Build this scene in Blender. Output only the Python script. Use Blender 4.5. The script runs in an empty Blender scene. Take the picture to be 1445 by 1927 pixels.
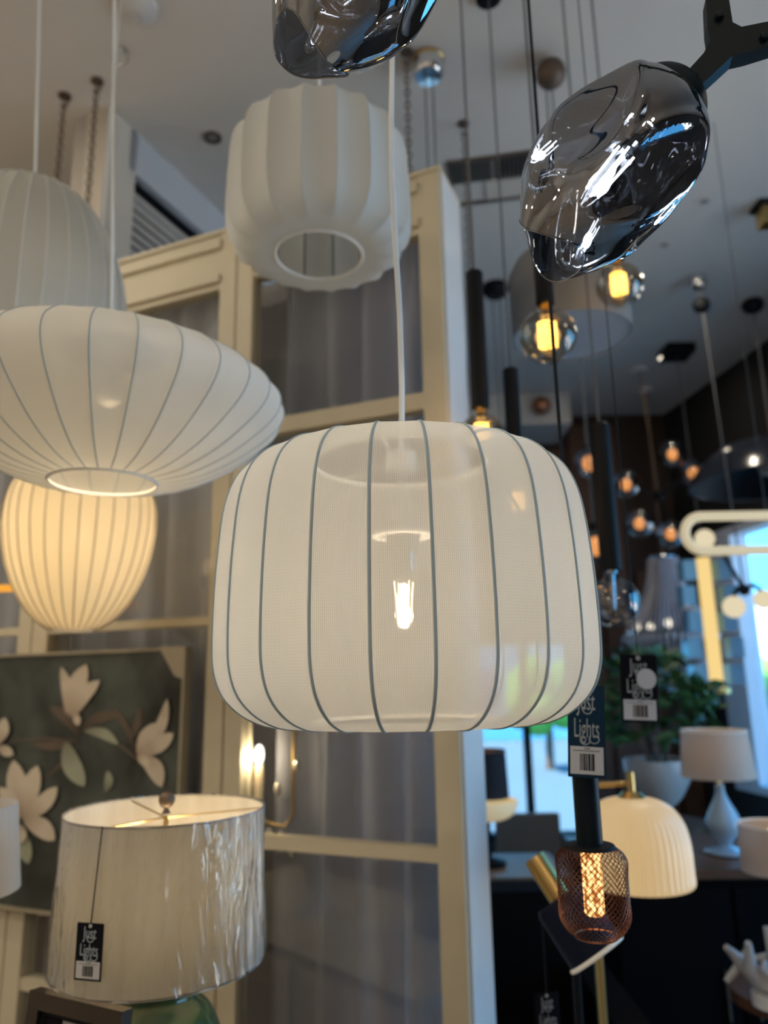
import bpy, bmesh, math, random
from mathutils import Vector, Matrix, Euler
random.seed(7)
PI = math.pi
scene = bpy.context.scene
COL = scene.collection

# ------------------------------------------------------------------ camera
F, PITCH, ROLL = 1400.0, math.radians(12.8), math.radians(-1.0)
CW, CH = 1445, 1927
cam_m = Matrix.Rotation(PI / 2 + PITCH, 3, 'X') @ Matrix.Rotation(ROLL, 3, 'Z')
CAM = Vector((0, 0, 1.5))
cd = bpy.data.cameras.new('camera')
cam = bpy.data.objects.new('camera', cd)
COL.objects.link(cam)
cam.matrix_world = Matrix.Translation(CAM) @ cam_m.to_4x4()
cd.sensor_fit = 'VERTICAL'
cd.sensor_height = 36
cd.lens = F / CH * 36
cd.clip_start = 0.02
cd.clip_end = 200
cd.dof.use_dof = True
cd.dof.focus_distance = 0.74
cd.dof.aperture_fstop = 3.3
scene.camera = cam

# ------------------------------------------------------------------ world, exposure
vs = scene.view_settings
vs.view_transform = 'Standard'
vs.look = 'None'
vs.exposure = 0.0
vs.gamma = 1.0
vs.use_curve_mapping = False
scene.cycles.max_bounces = 10
scene.cycles.transparent_max_bounces = 24
scene.cycles.transmission_bounces = 8
scene.cycles.glossy_bounces = 6
scene.cycles.diffuse_bounces = 4
scene.cycles.caustics_reflective = False
scene.cycles.caustics_refractive = False
scene.cycles.sample_clamp_indirect = 6
scene.cycles.use_denoising = True
w = bpy.data.worlds.new('world')
scene.world = w
w.use_nodes = True
nt = w.node_tree
bg = nt.nodes['Background']
tc = nt.nodes.new('ShaderNodeTexCoord')
sp = nt.nodes.new('ShaderNodeSeparateXYZ')
cr = nt.nodes.new('ShaderNodeValToRGB')
nt.links.new(tc.outputs['Generated'], sp.inputs[0])
nt.links.new(sp.outputs['Z'], cr.inputs[0])
nt.links.new(cr.outputs[0], bg.inputs[0])
cr.color_ramp.elements[0].position = 0.0
cr.color_ramp.elements[0].color = (0.10, 0.44, 0.80, 1)
cr.color_ramp.elements[1].position = 0.7
cr.color_ramp.elements[1].color = (0.06, 0.34, 0.80, 1)
bg.inputs[1].default_value = 5.4


def light(name, kind, loc, energy, color, size=0.1, size_y=None, rot=None, spot=None):
    l = bpy.data.lights.new(name, kind)
    l.energy = energy
    l.color = color
    if kind == 'AREA':
        l.shape = 'RECTANGLE' if size_y else 'DISK'
        l.size = size
        if size_y:
            l.size_y = size_y
    else:
        l.shadow_soft_size = size
    if spot:
        l.spot_size = math.radians(spot)
        l.spot_blend = 0.6
    o = bpy.data.objects.new(name, l)
    COL.objects.link(o)
    o.location = loc
    if rot:
        o.rotation_euler = rot
    return o


# daylight entering through the window openings (portals only steer sampling of the sky)
def portal(name, loc, sx, sy, rot):
    o = light(name, 'AREA', loc, 1, (1, 1, 1), sx, sy, rot)
    o.data.cycles.is_portal = True


portal('window_portal', (3.0, 1.75, 1.6), 2.4, 2.6, Euler((0, math.radians(90), 0)))
portal('window_portal', (2.38, 4.9, 1.65), 1.7, 1.0, Euler((0, math.radians(90), 0)))
portal('window_portal', (0.85, 5.75, 1.1), 1.6, 1.5, Euler((math.radians(-90), 0, 0)))
# shop ceiling spots (warm), in view and behind the camera
for (x, y, e) in ((-3.0, 0.6, 20), (-0.5, -1.3, 16), (0.9, -1.0, 10), (-2.0, 1.6, 22), (-0.6, -2.4, 24), (-3.5, -1.7, 24), (1.5, 3.4, 10), (1.9, 4.6, 8)):
    light('downlight_lamp', 'AREA', (x, y, 3.56), e * 0.7, (1.0, 0.87, 0.68), 0.12)
# unseen warm fill lights, added around the camera to brighten ceiling and room
for (x, y, z, e) in ((-2.9, 1.35, 2.75, 16), (-1.9, -0.9, 2.5, 14), (0.6, -1.6, 2.6, 12), (1.5, 0.9, 2.75, 5), (-2.3, 2.4, 2.7, 7), (1.1, 2.6, 2.9, 2.5)):
    light('warm_fill', 'POINT', (x, y, z), e * 0.8, (1.0, 0.90, 0.74), 0.05)
# sun on the street outside; it comes over the roof from the left, so it only reaches the room as bounce
sun = light('sun', 'SUN', (0, 0, 8), 30.0, (1.0, 0.95, 0.80), 0.01, rot=Euler((0, math.radians(-38), 0)))

# ------------------------------------------------------------------ helpers


def ray(px, py):
    return cam_m @ Vector(((px - CW / 2) / F, (CH / 2 - py) / F, -1.0))


def pt(px, py, Y):
    r = ray(px, py)
    return CAM + r * (Y / r.y)


def ptd(px, py, d):
    return CAM + ray(px, py) * d


def ptz(px, py, z):
    r = ray(px, py)
    return CAM + r * ((z - 1.5) / r.z)


MATS = {}


def nodes_mat(name):
    m = bpy.data.materials.new(name)
    m.use_nodes = True
    m.node_tree.nodes.clear()
    out = m.node_tree.nodes.new('ShaderNodeOutputMaterial')
    return m, m.node_tree, out


def N(nt, t, **kw):
    n = nt.nodes.new(t)
    for k, v in kw.items():
        if k.startswith('i_'):
            key = k[2:]
            n.inputs[int(key) if key.isdigit() else key].default_value = v
        else:
            setattr(n, k, v)
    return n


def C4(c):
    return (c[0], c[1], c[2], 1.0)


def mat(name, color, rough=0.5, metal=0.0, emit=None, strength=0.0, vary=0.12, scale=6.0, bump=0.0, spec=0.5, coat=0.0):
    """principled material whose colour is broken up a little by noise"""
    if name in MATS:
        return MATS[name]
    m, nt, out = nodes_mat(name)
    p = N(nt, 'ShaderNodeBsdfPrincipled')
    p.inputs['Roughness'].default_value = rough
    p.inputs['Metallic'].default_value = metal
    p.inputs['Specular IOR Level'].default_value = spec
    p.inputs['Coat Weight'].default_value = coat
    tcn = N(nt, 'ShaderNodeTexCoord')
    nz = N(nt, 'ShaderNodeTexNoise')
    nz.inputs['Scale'].default_value = scale
    nz.inputs['Detail'].default_value = 4
    nt.links.new(tcn.outputs['Object'], nz.inputs['Vector'])
    mx = N(nt, 'ShaderNodeMix', data_type='RGBA')
    mx.inputs[6].default_value = C4([c * (1 - vary) for c in color])
    mx.inputs[7].default_value = C4([min(1, c * (1 + vary)) for c in color])
    nt.links.new(nz.outputs[0], mx.inputs[0])
    nt.links.new(mx.outputs[2], p.inputs['Base Color'])
    if emit:
        p.inputs['Emission Color'].default_value = C4(emit)
        p.inputs['Emission Strength'].default_value = strength
    if bump:
        b = N(nt, 'ShaderNodeBump')
        b.inputs['Strength'].default_value = bump
        b.inputs['Distance'].default_value = 0.01
        nt.links.new(nz.outputs[0], b.inputs['Height'])
        nt.links.new(b.outputs[0], p.inputs['Normal'])
    nt.links.new(p.outputs[0], out.inputs[0])
    MATS[name] = m
    return m


def emat(name, color, strength):
    if name in MATS:
        return MATS[name]
    m, nt, out = nodes_mat(name)
    e = N(nt, 'ShaderNodeEmission')
    e.inputs[0].default_value = C4(color)
    e.inputs[1].default_value = strength
    nt.links.new(e.outputs[0], out.inputs[0])
    MATS[name] = m
    return m


def fabric(name, color, see=0.1, trans=0.5, lines=0.0, per=30.0, tr_color=None):
    """thin woven sheet: part diffuse, part translucent, part open weave; lines = contrast of the fine cords in the weave"""
    if name in MATS:
        return MATS[name]
    m, nt, out = nodes_mat(name)
    d = N(nt, 'ShaderNodeBsdfDiffuse')
    t = N(nt, 'ShaderNodeBsdfTranslucent')
    tr = N(nt, 'ShaderNodeBsdfTransparent')
    d.inputs[0].default_value = C4(color)
    t.inputs[0].default_value = C4(tr_color or color)
    a = N(nt, 'ShaderNodeMixShader')
    a.inputs[0].default_value = trans
    nt.links.new(d.outputs[0], a.inputs[1])
    nt.links.new(t.outputs[0], a.inputs[2])
    b = N(nt, 'ShaderNodeMixShader')
    nt.links.new(tr.outputs[0], b.inputs[1])
    nt.links.new(a.outputs[0], b.inputs[2])
    b.inputs[0].default_value = 1 - see
    if lines:
        uv = N(nt, 'ShaderNodeUVMap')
        sx = N(nt, 'ShaderNodeSeparateXYZ')
        nt.links.new(uv.outputs[0], sx.inputs[0])
        mu = N(nt, 'ShaderNodeMath', operation='MULTIPLY')
        mu.inputs[1].default_value = per * 2 * PI
        nt.links.new(sx.outputs[0], mu.inputs[0])
        si = N(nt, 'ShaderNodeMath', operation='SINE')
        nt.links.new(mu.outputs[0], si.inputs[0])
        mv = N(nt, 'ShaderNodeMath', operation='MULTIPLY')
        mv.inputs[1].default_value = 2200.0
        nt.links.new(sx.outputs[1], mv.inputs[0])
        sv = N(nt, 'ShaderNodeMath', operation='SINE')
        nt.links.new(mv.outputs[0], sv.inputs[0])
        ad = N(nt, 'ShaderNodeMath', operation='MULTIPLY_ADD')
        ad.inputs[1].default_value = 0.12
        nt.links.new(sv.outputs[0], ad.inputs[0])
        nt.links.new(si.outputs[0], ad.inputs[2])
        al = N(nt, 'ShaderNodeMath', operation='MULTIPLY_ADD')
        al.inputs[1].default_value = lines
        al.inputs[2].default_value = 1 - see
        nt.links.new(ad.outputs[0], al.inputs[0])
        nt.links.new(al.outputs[0], b.inputs[0])
        bp = N(nt, 'ShaderNodeBump')
        bp.inputs['Strength'].default_value = 0.25
        bp.inputs['Distance'].default_value = 0.001
        nt.links.new(si.outputs[0], bp.inputs['Height'])
        nt.links.new(bp.outputs[0], d.inputs['Normal'])
    nt.links.new(b.outputs[0], out.inputs[0])
    MATS[name] = m
    return m


def glass(name, tint=(1, 1, 1), ior=1.45, boost=0.0, gloss=(1, 1, 1), rough=0.0):
    """thin glass wall: transparent with a fresnel mirror over it"""
    if name in MATS:
        return MATS[name]
    m, nt, out = nodes_mat(name)
    tr = N(nt, 'ShaderNodeBsdfTransparent')
    tr.inputs[0].default_value = C4(tint)
    g = N(nt, 'ShaderNodeBsdfGlossy')
    g.inputs[0].default_value = C4(gloss)
    g.inputs['Roughness'].default_value = rough
    # Schlick reflectance, the same from both sides of the thin wall
    f0 = ((ior - 1) / (ior + 1)) ** 2 + boost
    ge = N(nt, 'ShaderNodeNewGeometry')
    dt = N(nt, 'ShaderNodeVectorMath', operation='DOT_PRODUCT')
    nt.links.new(ge.outputs['Incoming'], dt.inputs[0])
    nt.links.new(ge.outputs['Normal'], dt.inputs[1])
    ab = N(nt, 'ShaderNodeMath', operation='ABSOLUTE')
    nt.links.new(dt.outputs['Value'], ab.inputs[0])
    om = N(nt, 'ShaderNodeMath', operation='SUBTRACT', use_clamp=True)
    om.inputs[0].default_value = 1.0
    nt.links.new(ab.outputs[0], om.inputs[1])
    pw = N(nt, 'ShaderNodeMath', operation='POWER')
    pw.inputs[1].default_value = 5.0
    nt.links.new(om.outputs[0], pw.inputs[0])
    ad = N(nt, 'ShaderNodeMath', operation='MULTIPLY_ADD', use_clamp=True)
    ad.inputs[1].default_value = 1 - f0
    ad.inputs[2].default_value = f0
    nt.links.new(pw.outputs[0], ad.inputs[0])
    mx = N(nt, 'ShaderNodeMixShader')
    nt.links.new(ad.outputs[0], mx.inputs[0])
    nt.links.new(tr.outputs[0], mx.inputs[1])
    nt.links.new(g.outputs[0], mx.inputs[2])
    nt.links.new(mx.outputs[0], out.inputs[0])
    MATS[name] = m
    return m


# --- mesh building on one bmesh
def BM():
    bm = bmesh.new()
    bm.loops.layers.uv.new('UVMap')
    return bm


def box(bm, lo, hi, M=None):
    x0, y0, z0 = lo
    x1, y1, z1 = hi
    vs_ = [bm.verts.new((M @ Vector(p)) if M else p) for p in
           ((x0, y0, z0), (x1, y0, z0), (x1, y1, z0), (x0, y1, z0), (x0, y0, z1), (x1, y0, z1), (x1, y1, z1), (x0, y1, z1))]
    for f in ((0, 3, 2, 1), (4, 5, 6, 7), (0, 1, 5, 4), (1, 2, 6, 5), (2, 3, 7, 6), (3, 0, 4, 7)):
        bm.faces.new([vs_[i] for i in f])
    return bm


def bevel(bm, w, seg=2):
    es = [e for e in bm.edges if len(e.link_faces) == 2 and e.calc_face_angle(0) > 0.5]
    bmesh.ops.bevel(bm, geom=es, offset=w, segments=seg, affect='EDGES', profile=0.5)
    return bm


def lathe(bm, prof, n=32, M=None, closed=False, uvs=True):
    """surface of revolution round z of (r, z) points"""
    uvl = bm.loops.layers.uv.active
    rings = []
    arc = [0]
    for a, b in zip(prof, prof[1:]):
        arc.append(arc[-1] + math.hypot(b[0] - a[0], b[1] - a[1]))
    for r, z in prof:
        ring = []
        for i in range(n):
            t = 2 * PI * i / n
            p = Vector((max(r, 1e-5) * math.cos(t), max(r, 1e-5) * math.sin(t), z))
            ring.append(bm.verts.new(M @ p if M else p))
        rings.append(ring)
    for k in range(len(rings) - 1):
        for i in range(n):
            j = (i + 1) % n
            f = bm.faces.new((rings[k][i], rings[k][j], rings[k + 1][j], rings[k + 1][i]))
            for l, (u, v) in zip(f.loops, ((i, arc[k]), (i + 1, arc[k]), (i + 1, arc[k + 1]), (i, arc[k + 1]))):
                l[uvl].uv = (u / n, v)
    if closed:
        bm.faces.new(list(reversed(rings[0])))
        bm.faces.new(rings[-1])
    return bm


def tube(bm, pts, r, n=8, closed=False):
    pts = [Vector(p) for p in pts]
    rings = []
    m = len(pts)
    prev = None
    for i, p in enumerate(pts):
        if closed:
            d = pts[(i + 1) % m] - pts[i - 1]
        else:
            d = pts[min(i + 1, m - 1)] - pts[max(i - 1, 0)]
        if d.length < 1e-9:
            d = Vector((0, 0, 1))
        d.normalize()
        if prev is None:
            a = d.cross(Vector((0, 0, 1)))
            if a.length < 1e-3:
                a = d.cross(Vector((1, 0, 0)))
        else:
            a = prev - d * prev.dot(d)
        a.normalize()
        prev = a
        b = d.cross(a)
        rr = r[i] if isinstance(r, (list, tuple)) else r
        rings.append([bm.verts.new(p + (a * math.cos(2 * PI * k / n) + b * math.sin(2 * PI * k / n)) * rr) for k in range(n)])
    for i in range(m if closed else m - 1):
        q = (i + 1) % m
        for k in range(n):
            j = (k + 1) % n
            bm.faces.new((rings[i][k], rings[i][j], rings[q][j], rings[q][k]))
    if not closed:
        bm.faces.new(list(reversed(rings[0])))
        bm.faces.new(rings[-1])
    return bm


def ball(bm, c, r, seg=16, sz=1.0):
    c = Vector(c)
    res = bmesh.ops.create_uvsphere(bm, u_segments=seg, v_segments=max(6, seg // 2), radius=r)
    for v in res['verts']:
        v.co = Vector((v.co.x, v.co.y, v.co.z * sz)) + c
    return bm


def prism(bm, poly, y0, y1, M=None):
    """polygon in x,z extruded along y"""
    a = [bm.verts.new((M @ Vector((x, y0, z))) if M else (x, y0, z)) for x, z in poly]
    b = [bm.verts.new((M @ Vector((x, y1, z))) if M else (x, y1, z)) for x, z in poly]
    bm.faces.new(a)
    bm.faces.new(list(reversed(b)))
    n = len(poly)
    for i in range(n):
        j = (i + 1) % n
        bm.faces.new((a[j], a[i], b[i], b[j]))
    return bm


def obj(name, bm, m, parent=None, smooth=True, loc=None, rot=None, label=None):
    me = bpy.data.meshes.new(name)
    bmesh.ops.recalc_face_normals(bm, faces=bm.faces)
    bm.to_mesh(me)
    bm.free()
    me.materials.append(m)
    if smooth:
        for p in me.polygons:
            p.use_smooth = True
        try:
            me.set_sharp_from_angle(angle=math.radians(40))
        except Exception:
            pass
    return inst(name, me, parent, loc, rot, label)


def inst(name, me, parent=None, loc=None, rot=None, label=None):
    o = bpy.data.objects.new(name, me)
    COL.objects.link(o)
    if parent:
        o.parent = parent
    if loc is not None:
        o.location = loc
    if rot is not None:
        o.rotation_euler = rot
    if label:
        o['label'] = label
    return o


def thing(name, label, cat, loc=(0, 0, 0), rot=None, group=None, kind=None):
    o = bpy.data.objects.new(name, None)
    COL.objects.link(o)
    o.empty_display_size = 0.05
    o.location = loc
    if rot is not None:
        o.rotation_euler = rot
    return tag(o, label, cat, group, kind)


def tag(o, label=None, cat=None, group=None, kind=None):
    if label:
        o['label'] = label
    if cat:
        o['category'] = cat
    if group:
        o['group'] = group
    if kind:
        o['kind'] = kind
    return o


def struct(name, bm, m, label=None, smooth=False, **k):
    o = obj(name, bm, m, smooth=smooth, **k)
    o['kind'] = 'structure'
    o['label'] = label or name.replace('_', ' ')
    return o


def smoothprof(prof, sub=4):
    """Catmull-Rom through the profile points"""
    out = []
    n = len(prof)
    for i in range(n - 1):
        p0 = prof[max(i - 1, 0)]
        p1 = prof[i]
        p2 = prof[i + 1]
        p3 = prof[min(i + 2, n - 1)]
        for s in range(sub):
            t = s / sub
            q = []
            for k in (0, 1):
                q.append(0.5 * (2 * p1[k] + (p2[k] - p0[k]) * t + (2 * p0[k] - 5 * p1[k] + 4 * p2[k] - p3[k]) * t * t + (3 * p1[k] - p0[k] - 3 * p2[k] + p3[k]) * t ** 3))
            out.append(tuple(q))
    out.append(tuple(prof[-1]))
    return out


# ------------------------------------------------------------------ materials
M_ceil = mat('ceiling_paint', (0.66, 0.62, 0.57), 0.9, vary=0.05, scale=1.2)
M_cream = mat('cream_paint', (0.62, 0.555, 0.41), 0.55, vary=0.08, scale=5)
M_white = mat('white_paint', (0.66, 0.66, 0.66), 0.5, vary=0.05)
M_colw = mat('column_paint', (0.62, 0.57, 0.50), 0.8, vary=0.05)
M_black = mat('matt_black', (0.006, 0.007, 0.009), 0.55, vary=0.3, spec=0.15)
M_blackmetal = mat('black_metal', (0.006, 0.012, 0.018), 0.42, metal=0.0, vary=0.25, spec=0.12)
M_blackwall = mat('black_wall', (0.012, 0.011, 0.011), 0.8, vary=0.3, scale=3)
M_brownwall = mat('dark_brown_wall', (0.035, 0.02, 0.014), 0.7, vary=0.35, scale=3)
M_floor = mat('oak_floor', (0.30, 0.24, 0.18), 0.5, vary=0.3, scale=2)
M_chrome = mat('chrome', (0.75, 0.75, 0.76), 0.12, metal=1.0, vary=0.04)
M_brass = mat('brass', (0.62, 0.42, 0.16), 0.28, metal=1.0, vary=0.12)
M_bronze = mat('bronze', (0.14, 0.10, 0.075), 0.5, metal=0.5, vary=0.2)
M_copper = mat('copper', (0.50, 0.22, 0.12), 0.35, metal=1.0, vary=0.15)
M_cordw = mat('white_cord', (0.72, 0.75, 0.76), 0.6, vary=0.05)
M_cordg = mat('grey_cord', (0.10, 0.10, 0.105), 0.7, vary=0.2)
M_wire = mat('dark_wire', (0.05, 0.052, 0.055), 0.5, vary=0.2)
M_rib = mat('rib_wire_grey', (0.30, 0.385, 0.44), 0.6, vary=0.1)
M_ribpale = mat('rib_wire_pale', (0.42, 0.43, 0.43), 0.7, vary=0.1)
M_ribwarm = mat('rib_wire_beige', (0.33, 0.27, 0.19), 0.7, vary=0.1)
M_fab_main = fabric('sheer_ribbed_fabric', (0.80, 0.79, 0.755), see=0.30, trans=0.40, lines=0.13, per=24 * 30)
M_fab_pend = fabric('white_pendant_fabric', (0.66, 0.66, 0.62), see=0.02, trans=0.35)
M_fab_back = fabric('white_fluted_fabric', (0.70, 0.71, 0.69), see=0.0, trans=0.33)
M_fab_sauc = fabric('white_saucer_fabric', (0.64, 0.655, 0.65), see=0.06, trans=0.25)
M_fab_lit = fabric('cream_lit_fabric', (0.84, 0.78, 0.64), see=0.04, trans=0.55)
M_ring = mat('white_ring', (0.78, 0.78, 0.76), 0.6, vary=0.04)
M_smoke = glass('smoke_mirror_glass', tint=(0.22, 0.225, 0.24), ior=2.0, boost=0.24, gloss=(0.86, 0.88, 0.92))
M_clear = glass('clear_bulb_glass', tint=(0.97, 0.97, 0.97), ior=1.45)
M_amber = glass('amber_tint_glass', tint=(0.72, 0.62, 0.50), ior=1.5, boost=0.05)
M_pane = glass('window_pane_glass', tint=(0.93, 0.94, 0.95), ior=1.5)
M_film = None
E_cool = emat('cool_filament', (0.86, 0.92, 1.0), 60)
E_warm = emat('warm_filament', (1.0, 0.66, 0.28), 11)
E_gold = emat('spiral_filament', (1.0, 0.60, 0.12), 7)
E_orange = emat('orange_glow', (1.0, 0.38, 0.10), 1.7)
E_opal = emat('opal_glow', (1.0, 0.86, 0.58), 0.78)

# ------------------------------------------------------------------ room shell
H = 3.6
PA = math.radians(67)
U = Vector((-math.sin(PA), math.cos(PA), 0))      # along the glazed partition, away to the left
V = Vector((math.cos(PA), math.sin(PA), 0))       # through the partition, away from the camera
C0 = Vector((0.156, 1.75, 0))

struct('floor', box(BM(), (-4.6, -3.2, -0.06), (3.1, 6.0, 0)), M_floor, 'brown shop floor')
struct('ceiling', box(BM(), (-4.6, -3.2, H), (3.1, 6.0, H + 0.1)), M_ceil, 'taupe painted ceiling')
struct('wall_left', box(BM(), (-4.7, -3.2, 0), (-4.6, 6.0, H)), M_colw, 'beige side wall')
struct('wall_behind', box(BM(), (-4.6, -3.3, 0), (3.1, -3.2, H)), M_colw, 'beige wall behind the camera')
# back wall with window opening below
bx = BM()
box(bx, (-4.6, 5.8, 0), (0.1, 5.95, H))
box(bx, (0.1, 5.8, 1.75), (1.5, 5.95, H))
box(bx, (0.1, 5.8, 0), (1.5, 5.95, 0.35))
box(bx, (1.5, 5.8, 0), (2.36, 5.95, H))
struct('wall_back', bx, M_brownwall, 'dark brown back wall with wooden panels')
wb = bpy.data.objects['wall_back']
M_panel = mat('brown_panel', (0.10, 0.045, 0.025), 0.6, vary=0.3, scale=4)
for (a, b, z0, z1) in ((1.50, 1.66, 0.3, 3.5), (1.69, 1.88, 0.3, 3.5), (1.96, 2.12, 0.3, 2.3), (2.15, 2.30, 0.3, 2.3), (1.30, 1.47, 1.8, 3.3)):
    obj('panel', box(BM(), (a, 5.76, z0), (b, 5.8, z1)), M_panel, wb, smooth=False)
obj('bulkhead', box(BM(), (0.2, 5.3, 3.36), (1.42, 5.8, 3.6)), M_ceil, wb, smooth=False)
# right wall, black, with a window in it (local frame: x runs along the wall away from its near end)
ra = math.atan2(-0.17, 1.36)
RW = thing('wall_right', 'black side wall above the bright blue window', None, (2.655, 3.1, 0), Euler((0, 0, math.atan2(1.36, -0.17))), kind='structure')
bx = BM()
for lo, hi in (((0, -0.12, 0), (1.0, 0, H)), ((1.0, -0.12, 2.5), (2.25, 0, H)), ((1.0, -0.12, 0), (2.25, 0, 0.75)), ((2.25, -0.12, 0), (2.78, 0, H))):
    box(bx, lo, hi)
obj('wall_face', bx, M_blackwall, RW, smooth=False)
W3 = thing('window_3', 'bright shop window in the black wall', None, (2.655, 3.1, 0), RW.rotation_euler, kind='structure')
M_bluewhite = mat('pale_window_paint', (0.66, 0.70, 0.76), 0.5, vary=0.05)
for n_, lo, hi in (('stile', (1.0, -0.1, 0.75), (1.05, 0.03, 2.5)), ('stile', (1.98, -0.1, 0.75), (2.25, 0.03, 2.5)), ('rail', (1.05, -0.1, 0.75), (1.98, 0.03, 0.8)),
                   ('rail', (1.05, -0.1, 2.44), (1.98, 0.03, 2.5))):
    obj(n_, box(BM(), lo, hi), M_bluewhite, W3, smooth=False)
obj('pane', box(BM(), (1.05, -0.06, 0.8), (1.98, -0.054, 2.44)), M_pane, W3, smooth=False)
# near part of the right side: wide shopfront window
bx = BM()
box(bx, (3.0, -3.2, 0), (3.1, 3.15, 0.4))
box(bx, (3.0, -3.2, 2.8), (3.1, 3.15, H))
box(bx, (3.0, -3.2, 0.4), (3.1, 0.45, 2.8))
box(bx, (3.0, 3.0, 0), (3.1, 3.2, H))
box(bx, (2.62, 3.05, 0), (3.1, 3.15, H))
struct('wall_shopfront', bx, M_blackwall, 'black surround of the shopfront window')
W4 = thing('window_4', 'wide shopfront window beside the camera', None, (3.05, 0, 0), kind='structure')
for y in (0.5, 1.75, 2.95):
    obj('stile', box(BM(), (-0.04, y - 0.04, 0.4), (0.04, y + 0.04, 2.8)), M_black, W4, smooth=False)
# window in the back wall
W2 = thing('window_2', 'low bright window in the back wall', None, (0, 5.8, 0), kind='structure')
for lo, hi in (((0.1, 0, 0.35), (0.16, 0.1, 1.75)), ((1.44, 0, 0.35), (1.5, 0.1, 1.75)), ((1.02, 0, 0.35), (1.07, 0.08, 1.75)), ((0.16, 0, 0.35), (1.44, 0.1, 0.4))):
    obj('stile' if hi[2] > 1 else 'rail', box(BM(), lo, hi), M_black, W2, smooth=False)
obj('pane', box(BM(), (0.16, 0.05, 0.4), (1.44, 0.056, 1.75)), M_pane, W2, smooth=False)

# outside
M_out = mat('pavement', (0.55, 0.55, 0.54), 0.9)
struct('ground', box(BM(), (-10, 6.0, -0.3), (30, 40, -0.2)), mat('asphalt', (0.035, 0.075, 0.11), 0.9), 'pavement outside the windows')
struct('pavement', box(BM(), (3.2, -20, -0.3), (30, 6.0, -0.2)), M_out, 'pavement outside the shopfront')
M_bld = mat('far_building_paint', (0.55, 0.75, 0.85), 0.8, vary=0.2, scale=0.7)
M_bldw = mat('far_building_window', (0.03, 0.12, 0.35), 0.2)
for (x0, y0, x1, y1, h) in ((-3, 22, 7, 26, 2.6), (9.5, 18, 15, 24, 3.4)):
    B = thing('shop_building', 'pale blue low building across the street, %s' % ('seen through the back window' if x0 < 0 else 'seen through the side window'), 'building', (x0, y0, -0.2))
    obj('wall', box(BM(), (0, 0, 0), (x1 - x0, y1 - y0, h)), M_bld, B, smooth=False)
    for k in range(int((x1 - x0) / 1.6)):
        obj('window', box(BM(), (0.4 + k * 1.6, -0.05, 0.8), (1.4 + k * 1.6, 0, 2.0)), M_bldw, B, smooth=False)
M_leafout = mat('tree_green', (0.16, 0.42, 0.06), 0.8, vary=0.4)
for x, y, r, lb in ((3.1, 15, 0.9, 'green street tree seen through the back window'), (6.9, 13.2, 0.8, 'green street tree beyond the side window')):
    T = thing('street_tree', lb, 'tree', (x, y, -0.2))
    obj('trunk', tube(BM(), [(0, 0, 0), (0.03, 0, 0.8), (0, 0, 1.5)], [0.09, 0.07, 0.05]), M_bronze, T)
    bm = BM()
    for k in range(26):
        a, b = random.uniform(0, 2 * PI), random.uniform(-0.8, 1)
        ball(bm, (r * 0.6 * math.cos(a), r * 0.6 * math.sin(a), 1.3 + 0.5 * b), r * random.uniform(0.25, 0.4), 8)
    obj('crown', bm, M_leafout, T)

# ---- column and louvred wall behind the partition
LC = Vector((-0.995, 2.358, 0))
COLM = thing('wall_column', 'square column with beige and pale blue faces under the ceiling', None, LC, Euler((0, 0, math.atan2(V.y, V.x))), kind='structure')
obj('shaft', box(BM(), (0, 0, 0), (0.155, 0.10, H)), M_colw, COLM, smooth=False)       # local x = V, local y = U
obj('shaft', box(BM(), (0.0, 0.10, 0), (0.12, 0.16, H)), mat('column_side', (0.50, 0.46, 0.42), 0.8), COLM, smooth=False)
LW = thing('wall_louvred', 'pale wall with a dark louvred vent behind the column', None, LC, Euler((0, 0, math.atan2(V.y, V.x))), kind='structure')
M_palew = mat('pale_wall', (0.52, 0.54, 0.58), 0.8, vary=0.04)
obj('wall_face', box(BM(), (0.12, 0.1, 0), (3.2, 0.2, H)), M_palew, LW, smooth=False)
obj('header', box(BM(), (0.12, 0.0, 3.42), (3.2, 0.1, H)), M_palew, LW, smooth=False)
obj('vent_frame', box(box(BM(), (0.155, 0.03, 3.395), (3.2, 0.07, 3.42)), (0.155, 0.03, 2.0), (0.18, 0.1, 3.395)), M_black, LW, smooth=False)
M_slat = mat('louvre_slat', (0.50, 0.45, 0.40), 0.6)
sl = box(BM(), (0, 0, -0.002), (3.0, 0.021, 0.0015), Matrix.Rotation(math.radians(-52), 4, 'X'))
s0 = obj('slat', sl, M_slat, LW, smooth=False, loc=(0.16, 0.035, 3.375))
for k in range(1, 34):
    inst('slat', s0.data, LW, (0.16, 0.035, 3.375 - 0.040 * k))
obj('vent_back', box(BM(), (0.15, 0.09, 2.0), (3.2, 0.099, 3.36)), M_black, LW, smooth=False)

# ---- glazed partition (structure, local x = U, local y = V)
PROT = Euler((0, 0, math.atan2(U.y, U.x)))
# local y axis = V rotated? U x up -> check sign: rotating +x onto U puts +y onto -V, so depth runs along -y
PW = thing('window_1', 'tall cream glazed partition with sheer curtains behind its panes', None, C0, PROT, kind='structure')


def pbox(name, s0_, s1_, d0, d1, z0, z1, m, parent=None, bev=0.004):
    bm = box(BM(), (s0_, -d1, z0), (s1_, -d0, z1))
    if bev:
        bevel(bm, bev, 1)
    return obj(name, bm, m, parent or PW, smooth=False)


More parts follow.
